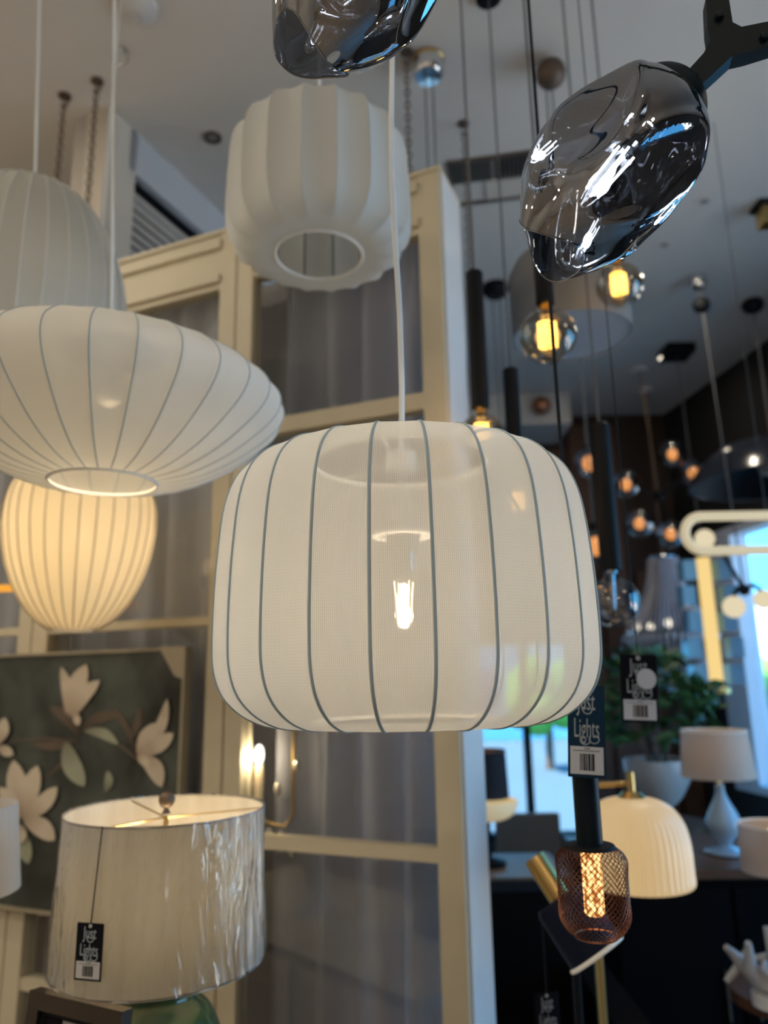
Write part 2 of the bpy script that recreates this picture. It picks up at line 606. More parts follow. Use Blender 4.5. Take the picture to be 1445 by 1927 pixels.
PT = 2.838
pbox('stile', -0.005, 0.055, 0, 0.05, 0, PT, M_cream)
pbox('end_panel', -0.012, 0.0, 0.01, 0.17, 0, PT, M_white)
pbox('end_panel', -0.008, 0.03, 0.15, 0.18, 0, PT, M_white)
for a, b in ((0.575, 0.628), (0.634, 0.69), (1.27, 1.33), (1.336, 1.39), (1.95, 2.02)):
    pbox('stile', a, b, 0, 0.05, 0, PT, M_cream)
for a, b, rails in ((0.055, 0.575, ((2.665, PT), (2.17, 2.215), (1.105, 1.135), (0.0, 0.25))),
                    (0.69, 1.27, ((2.655, PT), (1.655, 1.68), (0.70, 0.73), (0.0, 0.25))),
                    (1.39, 1.95, ((2.655, PT), (1.655, 1.68), (0.70, 0.73), (0, 0.25)))):
    for z0, z1 in rails:
        pbox('rail', a, b, 0.004, 0.045, z0, z1, M_cream)
        if z1 == PT:
            pbox('moulding', a, b, -0.008, 0.01, z0 + 0.02, z0 + 0.045, M_cream)
            pbox('moulding', a, b, -0.008, 0.01, z1 - 0.05, z1 - 0.02, M_cream)
    zs = sorted(rails)
    for (p, q), (r_, s_) in zip(zs, zs[1:]):
        pbox('pane', a, b, 0.022, 0.026, q, r_, M_pane, bev=0)
pbox('cornice', -0.012, 2.03, -0.004, 0.18, PT, PT + 0.012, M_cream)
pbox('back_board', 0.12, 2.0, 0.32, 0.335, 0, 2.84, mat('grey_lining', (0.36, 0.345, 0.33), 0.9, vary=0.25, scale=1.5))


def curtain(s0_, s1_, z0, z1, dep, nf, amp, seedv, label):
    rnd = random.Random(seedv)
    ph = [rnd.uniform(0, 2 * PI) for _ in range(4)]
    bm = BM()
    uvl = bm.loops.layers.uv.active
    nx, nz = nf * 10, 12
    g = []
    for j in range(nz + 1):
        row = []
        z = z0 + (z1 - z0) * j / nz
        for i in range(nx + 1):
            t = i / nx
            wv = math.sin(2 * PI * nf * t + ph[0] + 0.5 * math.sin(z * 1.7 + ph[1])) + 0.4 * math.sin(2 * PI * nf * 0.43 * t + ph[2])
            s = s0_ + (s1_ - s0_) * t + 0.012 * math.sin(2 * PI * nf * t * 0.6 + z * 2 + ph[3])
            row.append(bm.verts.new((s, -(dep + amp * wv), z)))
        g.append(row)
    for j in range(nz):
        for i in range(nx):
            f = bm.faces.new((g[j][i], g[j][i + 1], g[j + 1][i + 1], g[j + 1][i]))
    o = obj('sheer_curtain', bm, fabric('sheer_voile', (0.55, 0.56, 0.62), see=0.18, trans=0.4) if s0_ < 0.6 else fabric('pale_voile', (0.72, 0.72, 0.74), see=0.08, trans=0.4))
    o.location = C0
    o.rotation_euler = PROT
    tag(o, label, 'curtain')


curtain(0.07, 0.57, 0.04, 2.8, 0.14, 4, 0.03, 3, 'grey sheer curtain behind the widest pane, above and below the white rails')
curtain(0.10, 0.42, 0.04, 2.8, 0.24, 3, 0.035, 5, 'second sheer curtain hanging in loose folds behind the first one')
curtain(0.69, 1.27, 0.04, 2.8, 0.09, 5, 0.02, 8, 'grey sheer curtain behind the pane above the flower picture')
curtain(1.39, 1.95, 0.04, 2.8, 0.16, 6, 0.02, 9, 'grey sheer curtain in the bay at the photo edge')

# ------------------------------------------------------------------ ribbed pendants


def bulb(parent, z, r=0.03, fil=None, glassm=None, cap=None, nf=4, fl=0.045, scl=1.0):
    """hanging clear bulb under z: cap, glass envelope, filaments (parts of the lamp)"""
    cm = cap or M_chrome
    obj('bulb_cap', lathe(BM(), [(0.0, z + 0.0), (0.0135, z), (0.0135, z - 0.022), (0.011, z - 0.026), (0, z - 0.026)], 20), cm, parent)
    g = lathe(BM(), smoothprof([(0.011, z - 0.022), (0.014, z - 0.032), (r * 0.75, z - 0.032 - r * 0.55), (r, z - 0.032 - r * 1.25), (r * 0.8, z - 0.032 - r * 1.95), (r * 0.4, z - 0.032 - r * 2.25), (0.0, z - 0.032 - r * 2.32)], 3), 28)
    gl = obj('bulb_glass', g, glassm or M_clear, parent)
    for k in range(nf):
        a = 2 * PI * k / nf + 0.5
        q = Vector((math.cos(a), math.sin(a), 0))
        obj('filament', tube(BM(), [q * 0.0125 + Vector((0, 0, z - 0.036)), q * 0.0085 + Vector((0, 0, z - 0.036 - fl))], 0.0008, 6), fil or E_warm, gl)
    obj('filament_stem', tube(BM(), [(0, 0, z - 0.026), (0, 0, z - 0.04)], [0.004, 0.002], 8), M_clear, gl)
    return gl


def ribbed(name, label, cat, ax, prof, n, off, sag, mfab, mrib, rr=0.0016, axis_top=H, cordr=0.0035, cordm=None, endsag=0.3, K=8, tilt=None, ribin=0.4, ringr=None, group=None, sub=4, spokes=True, base_z=None):
    """ribbed fabric pendant; prof is [(r, z)] bottom ring to top ring, z measured from the ring at base_z"""
    bz = prof[0][1]
    t = thing(name, label, cat, (ax[0], ax[1], bz), tilt, group)
    P = smoothprof([(r, z - bz) for r, z in prof], sub)
    Rm = max(r for r, z in P)
    m = len(P)
    bm = BM()
    uvl = bm.loops.layers.uv.active
    rings = []
    arc = [0]
    for a, b in zip(P, P[1:]):
        arc.append(arc[-1] + math.hypot(b[0] - a[0], b[1] - a[1]))
    L = arc[-1]
    for i, (r, z) in enumerate(P):
        e = min(arc[i], L - arc[i]) / (0.16 * L)
        wgt = endsag + (1 - endsag) * min(1, e)
        ring = []
        for j in range(n * K):
            fr = (j % K) / K
            a = 2 * PI * j / (n * K) + off
            local = (fr - 0.5) * 2 * PI / n
            chord = math.cos(PI / n) / math.cos(local)
            rad = r * (1 + (chord - 1) * wgt) * (1 - sag * wgt * 4 * fr * (1 - fr))
            ring.append(bm.verts.new((rad * math.cos(a), rad * math.sin(a), z)))
        rings.append(ring)
    nn = n * K
    for i in range(m - 1):
        for j in range(nn):
            q = (j + 1) % nn
            f = bm.faces.new((rings[i][j], rings[i][q], rings[i + 1][q], rings[i + 1][j]))
            for l, (u, v) in zip(f.loops, ((j, arc[i]), (j + 1, arc[i]), (j + 1, arc[i + 1]), (j, arc[i + 1]))):
                l[uvl].uv = (u / nn, v)
    cover = obj('fabric_cover', bm, mfab, t)
    rp_ = []
    for i, (r, z) in enumerate(P):
        a0, a1 = P[max(i - 1, 0)], P[min(i + 1, m - 1)]
        dr, dz = a1[0] - a0[0], a1[1] - a0[1]
        ln = math.hypot(dr, dz)
        rp_.append((r + dz / ln * rr * ribin, 0, z - dr / ln * rr * ribin))
    rib = tube(BM(), rp_, rr, 6)
    r0 = obj('rib', rib, mrib, t, rot=(0, 0, off))
    for k in range(1, n):
        inst('rib', r0.data, t, rot=(0, 0, off + 2 * PI * k / n))
    for (r, z) in (P[0], P[-1]):
        obj('ring', tube(BM(), [(r * math.cos(2 * PI * k / 64), r * math.sin(2 * PI * k / 64), z) for k in range(64)], ringr or rr * 1.5, 8, True), M_ring, t)
    zt = P[-1][1]
    if spokes:
        hub = obj('hub', lathe(BM(), [(0, zt + 0.012), (0.018, zt + 0.012), (0.018, zt - 0.012), (0, zt - 0.012)], 20), M_ring, t)
        for k in range(3):
            a = 2 * PI * k / 3 + 0.3
            obj('spoke', tube(BM(), [(0, 0, zt), (P[-1][0] * math.cos(a), P[-1][0] * math.sin(a), zt)], 0.0014, 6), M_ring, t)
    return t, zt


# main pendant (in focus)
a = pt(759, 1075, 0.86)
AX = (a.x, 0.86)
cam_dir = math.atan2(-AX[1], -AX[0])
main_prof = [(0.105, 1.456), (0.135, 1.4535), (0.160, 1.4560), (0.186, 1.468), (0.206, 1.488), (0.216, 1.514), (0.2185, 1.545), (0.218, 1.595), (0.2155, 1.645), (0.210, 1.695),
             (0.198, 1.730), (0.178, 1.752), (0.155, 1.7625), (0.130, 1.7655), (0.105, 1.764)]
main_prof = [(r * 0.99, 1.456 + (z - 1.456) * 0.972) for r, z in main_prof]
mp, zt = ribbed('ribbed_drum_pendant', 'large cream ribbed drum pendant in the centre, lit bulb showing through its sheer fabric', 'pendant light', AX, main_prof, 24,
                cam_dir + math.radians(7.5 - 0.5), 0.004, M_fab_main, M_rib, 0.0017, K=8, endsag=0.6, ribin=-0.25)
# cord: vertical to the ceiling, slight sway
bz = main_prof[0][1]
cordpts = [(0, 0, zt - 0.02)]
for k in range(1, 20):
    z = zt + (H - bz - zt) * k / 19
    cordpts.append((0.004 * math.sin(k * 1.1) * (1 - k / 19), 0, z))
obj('cord', tube(BM(), cordpts, 0.0035, 8), M_cordw, mp)
obj('inner_cord', tube(BM(), [(0, 0, zt - 0.02), (0, 0, 0.232)], 0.0035, 8), M_cordw, mp)
obj('ceiling_rose', lathe(BM(), [(0, H - bz), (0.05, H - bz), (0.05, H - bz - 0.02), (0.01, H - bz - 0.03), (0, H - bz - 0.03)], 32), M_white, mp)
obj('lamp_holder', lathe(BM(), [(0, 0.234), (0.015, 0.234), (0.019, 0.225), (0.019, 0.205), (0.016, 0.190), (0, 0.190)], 24), M_white, mp)
obj('holder_disc', lathe(BM(), [(0, 0.218), (0.036, 0.216), (0.038, 0.212), (0.036, 0.209), (0, 0.210)], 32), M_white, mp)
bulb(mp, 0.192, 0.030, E_warm, M_clear, nf=4, fl=0.046)
l = light('bulb_light', 'POINT', (AX[0], AX[1], bz + 0.125), 1.6, (1.0, 0.80, 0.54), 0.012)

# back drum pendant
a = pt(600, 480, 1.35)
prof = [(0.088, 2.340), (0.120, 2.338), (0.146, 2.346), (0.165, 2.364), (0.175, 2.395), (0.1775, 2.44), (0.1765, 2.49), (0.175, 2.535), (0.168, 2.575), (0.152, 2.604), (0.125, 2.622), (0.09, 2.628)]
prof = [(r if r < 0.1 else r * 1.07, z) for r, z in prof]
ax = (a.x, 1.35)
cdir = math.atan2(-ax[1], -ax[0])
t, zt = ribbed('fluted_drum_pendant', 'unlit white fluted drum pendant with scalloped edges hanging below the smoked glass shade', 'pendant light', ax, prof, 18,
               cdir + math.radians(10), 0.045, M_fab_back, M_wire, 0.0014, K=12, endsag=0.6, ribin=-1.6, ringr=0.004)
obj('cord', tube(BM(), [(0, 0, zt - 0.02), (0, 0, H - prof[0][1])], 0.0032, 8), M_cordw, t)

# saucer pendant
a = pt(195, 908, 1.25)
prof = [(0.090, 1.845), (0.15, 1.857), (0.21, 1.884), (0.258, 1.917), (0.294, 1.95), (0.309, 1.98), (0.303, 2.006), (0.278, 2.030), (0.243, 2.053), (0.198, 2.071), (0.15, 2.083), (0.095, 2.088)]
ax = (a.x, 1.25)
cdir = math.atan2(-ax[1], -ax[0])
t, zt = ribbed('saucer_pendant', 'wide white saucer pendant with dark ribs and a round opening beneath', 'pendant light', ax, prof, 30,
               cdir + math.radians(6), 0.006, M_fab_sauc, M_rib, 0.0011, K=8, endsag=0.5, ribin=-0.1, ringr=0.0028)
q1 = pt(216, 0, 1.25)
q0 = Vector((ax[0], ax[1], prof[0][1] + zt))
k1 = (H - q0.z) / (q1.z - q0.z)
obj('cord', tube(BM(), [(0, 0, zt - 0.02), ((q1.x - q0.x) * k1, 0, H - prof[0][1])], 0.0032, 8), M_cordw, t)
obj('lamp_holder', lathe(BM(), [(0, zt), (0.014, zt), (0.02, zt - 0.02), (0.02, zt - 0.05), (0, zt - 0.05)], 20), M_white, t)
obj('opal_bulb', ball(BM(), (0, 0, zt - 0.078), 0.026), mat('opal_off', (0.6, 0.6, 0.58), 0.3), t)
light('bulb_light', 'POINT', (ax[0], ax[1], prof[0][1] + 0.08), 2.0, (1.0, 0.72, 0.42), 0.03)

# bubble pendant top-left
a = pt(56, 470, 1.58)
prof = [(0.05, 2.06), (0.10, 2.085), (0.155, 2.14), (0.19, 2.21), (0.212, 2.30), (0.218, 2.38), (0.210, 2.46), (0.188, 2.545), (0.153, 2.62), (0.108, 2.672), (0.05, 2.70)]
prof = [(r * 1.03, 1.5 + (z - 1.5) * 0.976) for r, z in prof]
ax = (a.x, 1.58)
t, zt = ribbed('bubble_pendant', 'tall rounded white bubble pendant hanging above and behind the wide saucer one', 'pendant light', ax, prof, 30, 0.1, 0.004, M_fab_pend, mat('rib_wire_white', (0.75, 0.77, 0.78), 0.6), 0.0013, K=6)
q1 = pt(75, 0, 1.58)
q0 = Vector((ax[0], ax[1], prof[0][1] + zt))
k1 = (H - q0.z) / (q1.z - q0.z)
obj('cord', tube(BM(), [(0, 0, zt - 0.02), ((q1.x - q0.x) * k1, 0, H - prof[0][1])], 0.0035, 8), M_cordw, t)

# lit cream pendant
a = pt(141, 1150, 1.87)
prof = [(0.045, 1.625), (0.072, 1.638), (0.108, 1.675), (0.136, 1.722), (0.156, 1.775), (0.167, 1.83), (0.171, 1.88), (0.166, 1.93), (0.145, 1.975), (0.10, 2.0), (0.055, 2.005)]
prof = [(r * 1.08, 1.5 + (z - 1.5) * 1.085) for r, z in prof]
ax = (a.x, 1.87)
t, zt = ribbed('glowing_pear_pendant', 'glowing cream ribbed pendant tapering downwards beneath the saucer one', 'pendant light', ax, prof, 30, 0.05, 0.003, M_fab_lit, M_ribwarm, 0.0015, K=6)
q1 = pt(205, 280, 1.87)
q0 = Vector((ax[0], ax[1], prof[0][1] + zt))
k1 = (H - q0.z) / (q1.z - q0.z)
obj('cord', tube(BM(), [(0, 0, zt - 0.02), ((q1.x - q0.x) * k1, 0, H - prof[0][1])], 0.003, 8), M_cordw, t)
bulb(t, zt - 0.11, 0.028, E_warm)
light('bulb_light', 'POINT', (ax[0], ax[1], 1.87), 2.2, (1.0, 0.70, 0.36), 0.03)

# ------------------------------------------------------------------ smoked glass chandelier
CHN = thing('branch_chandelier', 'black branching chandelier with dimpled smoked mirror glass shades and clear bulbs', 'chandelier', (0, 0, 0))


def egg_mesh(seedv, dents):
    rnd = random.Random(seedv)
    rp = smoothprof([(0.043, 0.003), (0.052, 0.009), (0.064, 0.026), (0.077, 0.058), (0.081, 0.095), (0.078, 0.130), (0.068, 0.165), (0.054, 0.192), (0.042, 0.208)], 8)
    L = 0.208
    n = 128
    bm = BM()
    rings = []
    for (r, z) in rp:
        ring = []
        for i in range(n):
            th = 2 * PI * i / n
            s = z / L
            rr = r
            for (tc_, sc, wt, ws, am, slant) in dents:
                dth = (th - tc_ - slant * (s - sc) + PI) % (2 * PI) - PI
                q = (dth / wt) ** 2 + ((s - sc) / ws) ** 2
                if q < 1:
                    rr -= am * 1.2 * (1 - q) ** 0.85
                elif q < 1.8:
                    rr += am * 0.16 * math.sin((q - 1) / 0.8 * PI)
            rr *= 1 + 0.025 * math.sin(3 * th + 1.3 + 4 * s) + 0.012 * math.sin(7 * th + 9 * s)
            zz = z
            if s > 0.6:
                zz += (s - 0.6) / 0.4 * 0.012 * math.sin(2 * th + 0.7)
            ring.append(bm.verts.new((rr * math.cos(th), rr * math.sin(th), -zz)))
        rings.append(ring)
    for k in range(len(rings) - 1):
        for i in range(n):
            j = (i + 1) % n
            bm.faces.new((rings[k][i], rings[k][j], rings[k + 1][j], rings[k + 1][i]))
    return bm, rings[-1]


def smoke_shade(pcap, pmouth, seedv, spin, dents, lit=True):
    d = (pmouth - pcap).normalized()
    q = d.to_track_quat('-Z', 'Y')
    M = q.to_matrix().to_4x4() @ Matrix.Rotation(spin, 4, 'Z')
    e = M.to_euler()
    bm, rim = egg_mesh(seedv, dents)
    rimc = [v.co.copy() for v in rim]
    sh = obj('glass_shade', bm, M_smoke, CHN, loc=pcap, rot=e)
    obj('glass_lip', tube(BM(), rimc, 0.0009, 6, True), M_smoke, sh)
    cap_ = obj('shade_cap', lathe(BM(), smoothprof([(0, 0.026), (0.016, 0.024), (0.031, 0.017), (0.042, 0.004), (0.0465, -0.008), (0.0455, -0.012), (0.040, -0.010), (0, -0.006)], 3), 48), M_blackmetal, CHN, loc=pcap, rot=e)
    obj('lamp_holder', lathe(BM(), [(0, -0.008), (0.02, -0.008), (0.02, -0.045), (0.014, -0.048), (0, -0.048)], 24), M_chrome, cap_)
    z = -0.046
    g = lathe(BM(), smoothprof([(0.011, z - 0.01), (0.015, z - 0.026), (0.026, z - 0.045), (0.033, z - 0.068), (0.027, z - 0.093), (0.012, z - 0.106), (0.0, z - 0.109)], 4), 36)
    gl = obj('bulb_glass', g, glass('cool_bulb_glass', tint=(0.93, 0.96, 0.98), ior=1.6, boost=0.05), CHN, loc=pcap, rot=e)
    obj('bulb_cap', lathe(BM(), [(0, z), (0.0135, z), (0.0135, z - 0.02), (0, z - 0.02)], 24), M_chrome, gl)
    obj('filament_stem', tube(BM(), [(0, 0, z - 0.02), (0, 0, z - 0.04)], [0.006, 0.003], 8), M_clear, gl)
    for k in range(4):
        a_ = PI / 2 * k + 0.9
        c, s = math.cos(a_), math.sin(a_)
        obj('filament', tube(BM(), [(0.010 * c, 0.010 * s, z - 0.028), (0.008 * c, 0.008 * s, z - 0.085)], 0.0013, 8), E_cool, gl)
    mid = pcap + d * 0.11
    light('bulb_light', 'POINT', mid, 1.2, (0.88, 0.93, 1.0), 0.012)
    return M


DENTS = [(0.2, 0.42, 0.55, 0.30, 0.017, 0.9), (1.5, 0.52, 0.45, 0.33, 0.014, -0.6), (2.7, 0.40, 0.5, 0.26, 0.016, 0.5), (3.9, 0.55, 0.5, 0.30, 0.015, -0.8), (5.1, 0.42, 0.5, 0.32, 0.016, 0.6)]
D_S = 0.80
D_T = 0.745
capR = ptd(1262, 187, D_S)
mouR = ptd(1028, 465, D_S)
smoke_shade(capR, mouR, 1, 2.5, DENTS)
capT = ptd(783, -236, D_T)
mouT = ptd(582, 102, D_T)
smoke_shade(capT, mouT, 2, 0.7, [(0.2, 0.4, 0.45, 0.2, 0.010, 0.6), (2.2, 0.5, 0.5, 0.25, 0.010, -0.5), (4.2, 0.45, 0.5, 0.25, 0.010, 0.5)])

# branch joint: Y plate with thickness, lying in a plane facing the camera but turned a little
hubc = ptd(1357, 92, D_S)
jm = cam_m.to_4x4()
jr = jm @ Matrix.Rotation(math.radians(-16), 4, 'Y')


def joint(loc, rotm, pts):
    """Y joint outline in local x,y; extruded along z, with screws"""
    bm = BM()
    a_ = [bm.verts.new((x, y, 0.013)) for x, y in pts]
    b_ = [bm.verts.new((x, y, -0.013)) for x, y in pts]
    bm.faces.new(a_)
    bm.faces.new(list(reversed(b_)))
    for i in range(len(pts)):
        j = (i + 1) % len(pts)
        bm.faces.new((a_[j], a_[i], b_[i], b_[j]))
    bevel(bm, 0.0015, 2)
    return obj('branch_joint', bm, M_blackmetal, CHN, loc=loc, rot=rotm.to_euler(), smooth=False)


px = D_S / F


def ofs(x, y):
    return ((x - 1357) * px, -(y - 92) * px)


Yp = [ofs(1357 + (q[0] - 1357) * 1.08, 92 + (q[1] - 92) * 1.1) for q in ((1330, 10), (1364, 6), (1372, 62), (1386, 72), (1440, 70), (1442, 108), (1396, 116), (1372, 118), (1304, 174), (1282, 150), (1326, 106), (1336, 88), (1332, 60))]
jo = joint(hubc, jr, Yp)
for q in ((1350, 45), (1425, 97), (1306, 148)):
    x, y = ofs(*q)
    obj('screw', lathe(BM(), [(0, 0.020), (0.0035, 0.0195), (0.0045, 0.016), (0.0045, 0.012), (0, 0.012)], 16), M_blackmetal, jo, loc=(x, y, 0))


def rod(p, q, r=0.009):
    return obj('branch_rod', tube(BM(), [p, q], r, 16), M_blackmetal, CHN)


rod(ptd(1296, 156, D_S), capR + (capR - mouR).normalized() * 0.015, 0.011)
hub2 = ptd(1353, -420, D_S)
rod(ptd(1348, 40, D_S), hub2)
rod(ptd(1425, 90, D_S), ptd(1640, 92, D_S))
hub3 = ptd(850, -330, D_S)
rod(hub2, hub3)
rod(hub3, capT)
rod(hub2, Vector((hub2.x, hub2.y, H)), 0.007)
obj('ceiling_plate', lathe(BM(), [(0, H), (0.08, H), (0.08, H - 0.02), (0, H - 0.025)], 40), M_blackmetal, CHN, loc=(hub2.x, hub2.y, 0))
for h_ in (hub2, hub3):
    obj('hub', ball(BM(), h_, 0.018), M_blackmetal, CHN)
# another shade of the fixture, outside the frame but mirrored in the others
capX = ptd(1648, 96, D_S)
smoke_shade(capX, ptd(1860, 330, D_S), 3, 1.4, DENTS)

# ------------------------------------------------------------------ black tube pendants with globe bulbs


def spiral_bulb(parent, r, z0, lit=True, glassm=None):
    """globe bulb of radius r hanging from z0"""
    obj('bulb_cap', lathe(BM(), [(0, z0), (0.014, z0), (0.014, z0 - 0.02), (0, z0 - 0.022)], 20), M_brass if lit else M_chrome, parent)
    zc = z0 - 0.02 - r * 1.12
    pr = [(0.013, z0 - 0.012), (0.016, z0 - 0.024)]
    for k in range(2, 17):
        a_ = PI / 2 - PI * (k / 16)
        pr.append((r * math.cos(a_) if k < 16 else 0.0, zc + r * math.sin(a_)))
    gl = obj('bulb_glass', lathe(BM(), pr, 32), glassm or M_amber, parent)
    if lit:
        pts = []
        for k in range(120):
            a_ = 2 * PI * k / 20
            pts.append((0.3 * r * math.cos(a_), 0.3 * r * math.sin(a_), zc + r * 0.55 - r * 1.0 * k / 120))
        obj('filament', tube(BM(), pts, r * 0.045, 6), E_gold, gl)
        obj('filament_stem', tube(BM(), [(0, 0, z0 - 0.02), (0, 0, zc - r * 0.5)], 0.003, 6), M_amber, gl)
    else:
        obj('filament_stem', tube(BM(), [(0, 0, z0 - 0.02), (0, 0, zc - r * 0.3)], [0.008, 0.004], 6), M_chrome, gl)
    return zc


def tube_pendant(label, px_, ytop, ybot, Y, rt, r, lit=True, light_e=0.5):
    p1 = pt(px_, ybot, Y)
    p0 = pt(px_, ytop, Y)
    base = Vector((p1.x, Y, p1.z))
    t = thing('tube_pendant', label, 'pendant light', base, group='black tube pendants')
    h = p0.z - p1.z
    obj('tube_body', lathe(BM(), [(rt * 0.8, 0.002), (rt, 0), (rt, h - 0.004), (rt - 0.004, h), (0, h)], 32), M_black, t)
    obj('cord', tube(BM(), [(0, 0, h), (0, 0, H - p1.z)], 0.003, 6), M_cordg, t)
    obj('ceiling_rose', lathe(BM(), [(0, H - p1.z), (0.04, H - p1.z), (0.04, H - p1.z - 0.02), (0, H - p1.z - 0.022)], 24), M_black, t)
    zc = spiral_bulb(t, r, 0.012, lit, M_amber if lit else glass('smoke_bulb_glass', tint=(0.6, 0.62, 0.66), ior=1.6, boost=0.10))
    if lit:
        light('bulb_light', 'POINT', base + Vector((0, 0, zc)), light_e, (1.0, 0.62, 0.25), 0.03)


tube_pendant('black tube pendant just above the cream drum, its bulb half hidden by it', 904, 512, 768, 1.66, 0.021, 0.050)
tube_pendant('black tube pendant behind the smoked glass shade, spiral globe bulb glowing yellow', 1026, 330, 572, 1.52, 0.0205, 0.0625)
tube_pendant('short black tube pendant with its lower end hidden behind the cream drum', 972, 694, 900, 1.92, 0.021, 0.050)
tube_pendant('black tube pendant with glowing bulb peeking out just beneath the smoked glass shade', 1160, 300, 488, 1.86, 0.021, 0.0625)
tube_pendant('black tube pendant against the brown wall with an unlit smoky globe bulb', 1150, 797, 1074, 1.85, 0.026, 0.0625, lit=False)


def canopy_cord(name, label, px_, py_, rad, m, drop_px=None, drop_Y=None, hgt=0.05, double=True, zend=None):
    p = ptz(px_, py_, H)
    t = thing(name, label, 'ceiling rose', (p.x, p.y, H), group=None)
    obj('canopy', lathe(BM(), [(0, 0), (rad, 0), (rad, -hgt * 0.6), (rad * 0.85, -hgt), (0, -hgt * 1.05)], 28), m, t)
    return t, p


# grey drum pendant under a bronze ball canopy
p = ptz(1018, 112, H)
t = thing('grey_drum_pendant', 'wide grey drum pendant hanging from a round bronze ceiling ball', 'pendant light', (p.x + 0.03, p.y, 0))
obj('canopy', ball(BM(), (0, 0, H - 0.06), 0.052, 20), M_bronze, t)
zb = pt(1060, 625, p.y).z
zt2 = zb + 0.24
M_greyfab = fabric('grey_drum_fabric', (0.30, 0.30, 0.30), see=0.0, trans=0.25)
obj('shade', lathe(BM(), [(0.185, zb - 0.02), (0.185, zt2 - 0.04), (0.165, zt2)], 48), M_greyfab, t)
obj('diffuser', lathe(BM(), [(0, zb - 0.015), (0.18, zb - 0.015)], 48), mat('grey_acrylic', (0.35, 0.38, 0.42), 0.4), t)
obj('shade_top', lathe(BM(), [(0, zt2), (0.165, zt2)], 48), M_greyfab, t)
obj('cord', tube(BM(), [(0.0, 0, H - 0.1), (0.0, 0, zt2)], 0.003, 6), M_cordg, t)
obj('cord', tube(BM(), [(-0.02, 0, H - 0.1), (-0.02, 0, zt2)], 0.003, 6), M_cordg, t)

# chrome canopy with two cords (its lamp hidden behind the partition)
p = ptz(805, 112, H)
t = thing('chrome_canopy_pendant', 'small lamp hung by two cords from a chrome ceiling rose beside the partition top', 'pendant light', (p.x, p.y, H))
obj('canopy', lathe(BM(), [(0, 0), (0.05, 0), (0.055, -0.012), (0.055, -0.06), (0.045, -0.072), (0, -0.074)], 32), M_chrome, t)
obj('canopy_trim', lathe(BM(), [(0.03, 0.0), (0.057, -0.004), (0.057, -0.014), (0.05, -0.02)], 32), M_brass, t)
for dx in (-0.012, 0.014):
    obj('cord', tube(BM(), [(dx, 0, -0.07), (dx, 0, -1.1)], 0.003, 6), M_cordg, t)
obj('shade', lathe(BM(), [(0.0, -1.08), (0.03, -1.09), (0.07, -1.2), (0.07, -1.205)], 28), M_chrome, t)


def chain(label, px_, py_, zlow, px2=None):
    p = ptz(px_, py_, H)
    t = thing('hook_chain', label, 'chain', (p.x, p.y, H))
    hk = [(0, 0, 0), (0, 0, -0.02)] + [(0.014 * math.sin(a_), 0, -0.034 + 0.014 * math.cos(a_)) for a_ in [k * PI / 5 for k in range(8)]]
    obj('hook', tube(BM(), hk, 0.003, 6), M_bronze, t)
    obj('hook_plate', lathe(BM(), [(0, 0), (0.022, 0), (0.022, -0.006), (0, -0.008)], 20), M_bronze, t)
    bm = BM()
    z = -0.045
    k = 0
    while z > zlow - H:
        pts = []
        for i in range(10):
            a_ = 2 * PI * i / 10
            u_, v_ = 0.0085 * math.cos(a_), 0.016 * math.sin(a_)
            pts.append((u_, 0, z + v_) if k % 2 else (0, u_, z + v_))
        tube(bm, pts, 0.0026, 4, True)
        z -= 0.0245
        k += 1
    ch = obj('chain_links', bm, M_bronze, t)
    ch['kind'] = 'stuff'


chain('bronze chain hooked to the ceiling just behind the bubble pendant, farther from the column', 122, 180, 2.3)
chain('bronze chain hooked to the ceiling in front of the beige column face', 183, 152, 2.35)
chain('dark chain hooked to the ceiling beside the chrome rose, dropping behind the partition top', 764, 96, 2.75)
chain('dark chain hooked to the ceiling by the air vent, dropping past the partition end', 872, 232, 2.0)

# ceiling vent
p = ptz(935, 335, H)
t = thing('ceiling_vent', 'dark ceiling air vent with grilles and a pale plate behind the tube pendant cords', 'vent', (p.x, p.y, H), Euler((0, 0, math.radians(-10))))
obj('vent_frame', box(box(box(box(BM(), (-0.2, -0.15, -0.012), (0.22, -0.135, 0)), (-0.2, 0.135, -0.012), (0.22, 0.15, 0)), (-0.2, -0.15, -0.012), (-0.19, 0.15, 0)), (0.21, -0.15, -0.012), (0.22, 0.15, 0)), M_bronze, t, smooth=False)
obj('vent_plate', box(BM(), (-0.19, -0.13, -0.006), (-0.02, 0.0, 0)), mat('vent_dark', (0.05, 0.047, 0.04), 0.7), t, smooth=False)
obj('vent_plate', box(BM(), (-0.05, 0.01, -0.008), (0.12, 0.13, 0)), M_colw, t, smooth=False, label='pale plate of the vent')
g0 = obj('grille_bar', box(BM(), (-0.005, -0.13, -0.01), (0.005, 0.0, 0)), M_black, t, smooth=False, loc=(0.0, 0, 0))
for k in range(1, 12):
    inst('grille_bar', g0.data, t, (0.018 * k, 0, 0))
for (x, y, lb) in ((1325, 378, 'small recessed ceiling downlight beside the brass ceiling spot'), (1250, 460, 'small recessed ceiling downlight right of the smoked glass shade'), (400, 258, 'small dark ceiling sprinkler head above the louvred vent')):
    p = ptz(x, y, H)
    t = thing('ceiling_downlight', lb, 'downlight', (p.x, p.y, H))
    obj('trim_ring', lathe(BM(), [(0.02, 0), (0.035, 0), (0.035, -0.006), (0.02, -0.004)], 24), M_ceil if x > 500 else M_bronze, t)
    obj('lens', lathe(BM(), [(0, -0.002), (0.02, -0.002)], 24), mat('downlight_lens', (0.25, 0.24, 0.22), 0.4), t)
p = ptz(262, 8, H)
t = thing('ceiling_rose', 'round white ceiling rose at the top edge near the saucer cord', 'ceiling rose', (p.x, p.y, H))
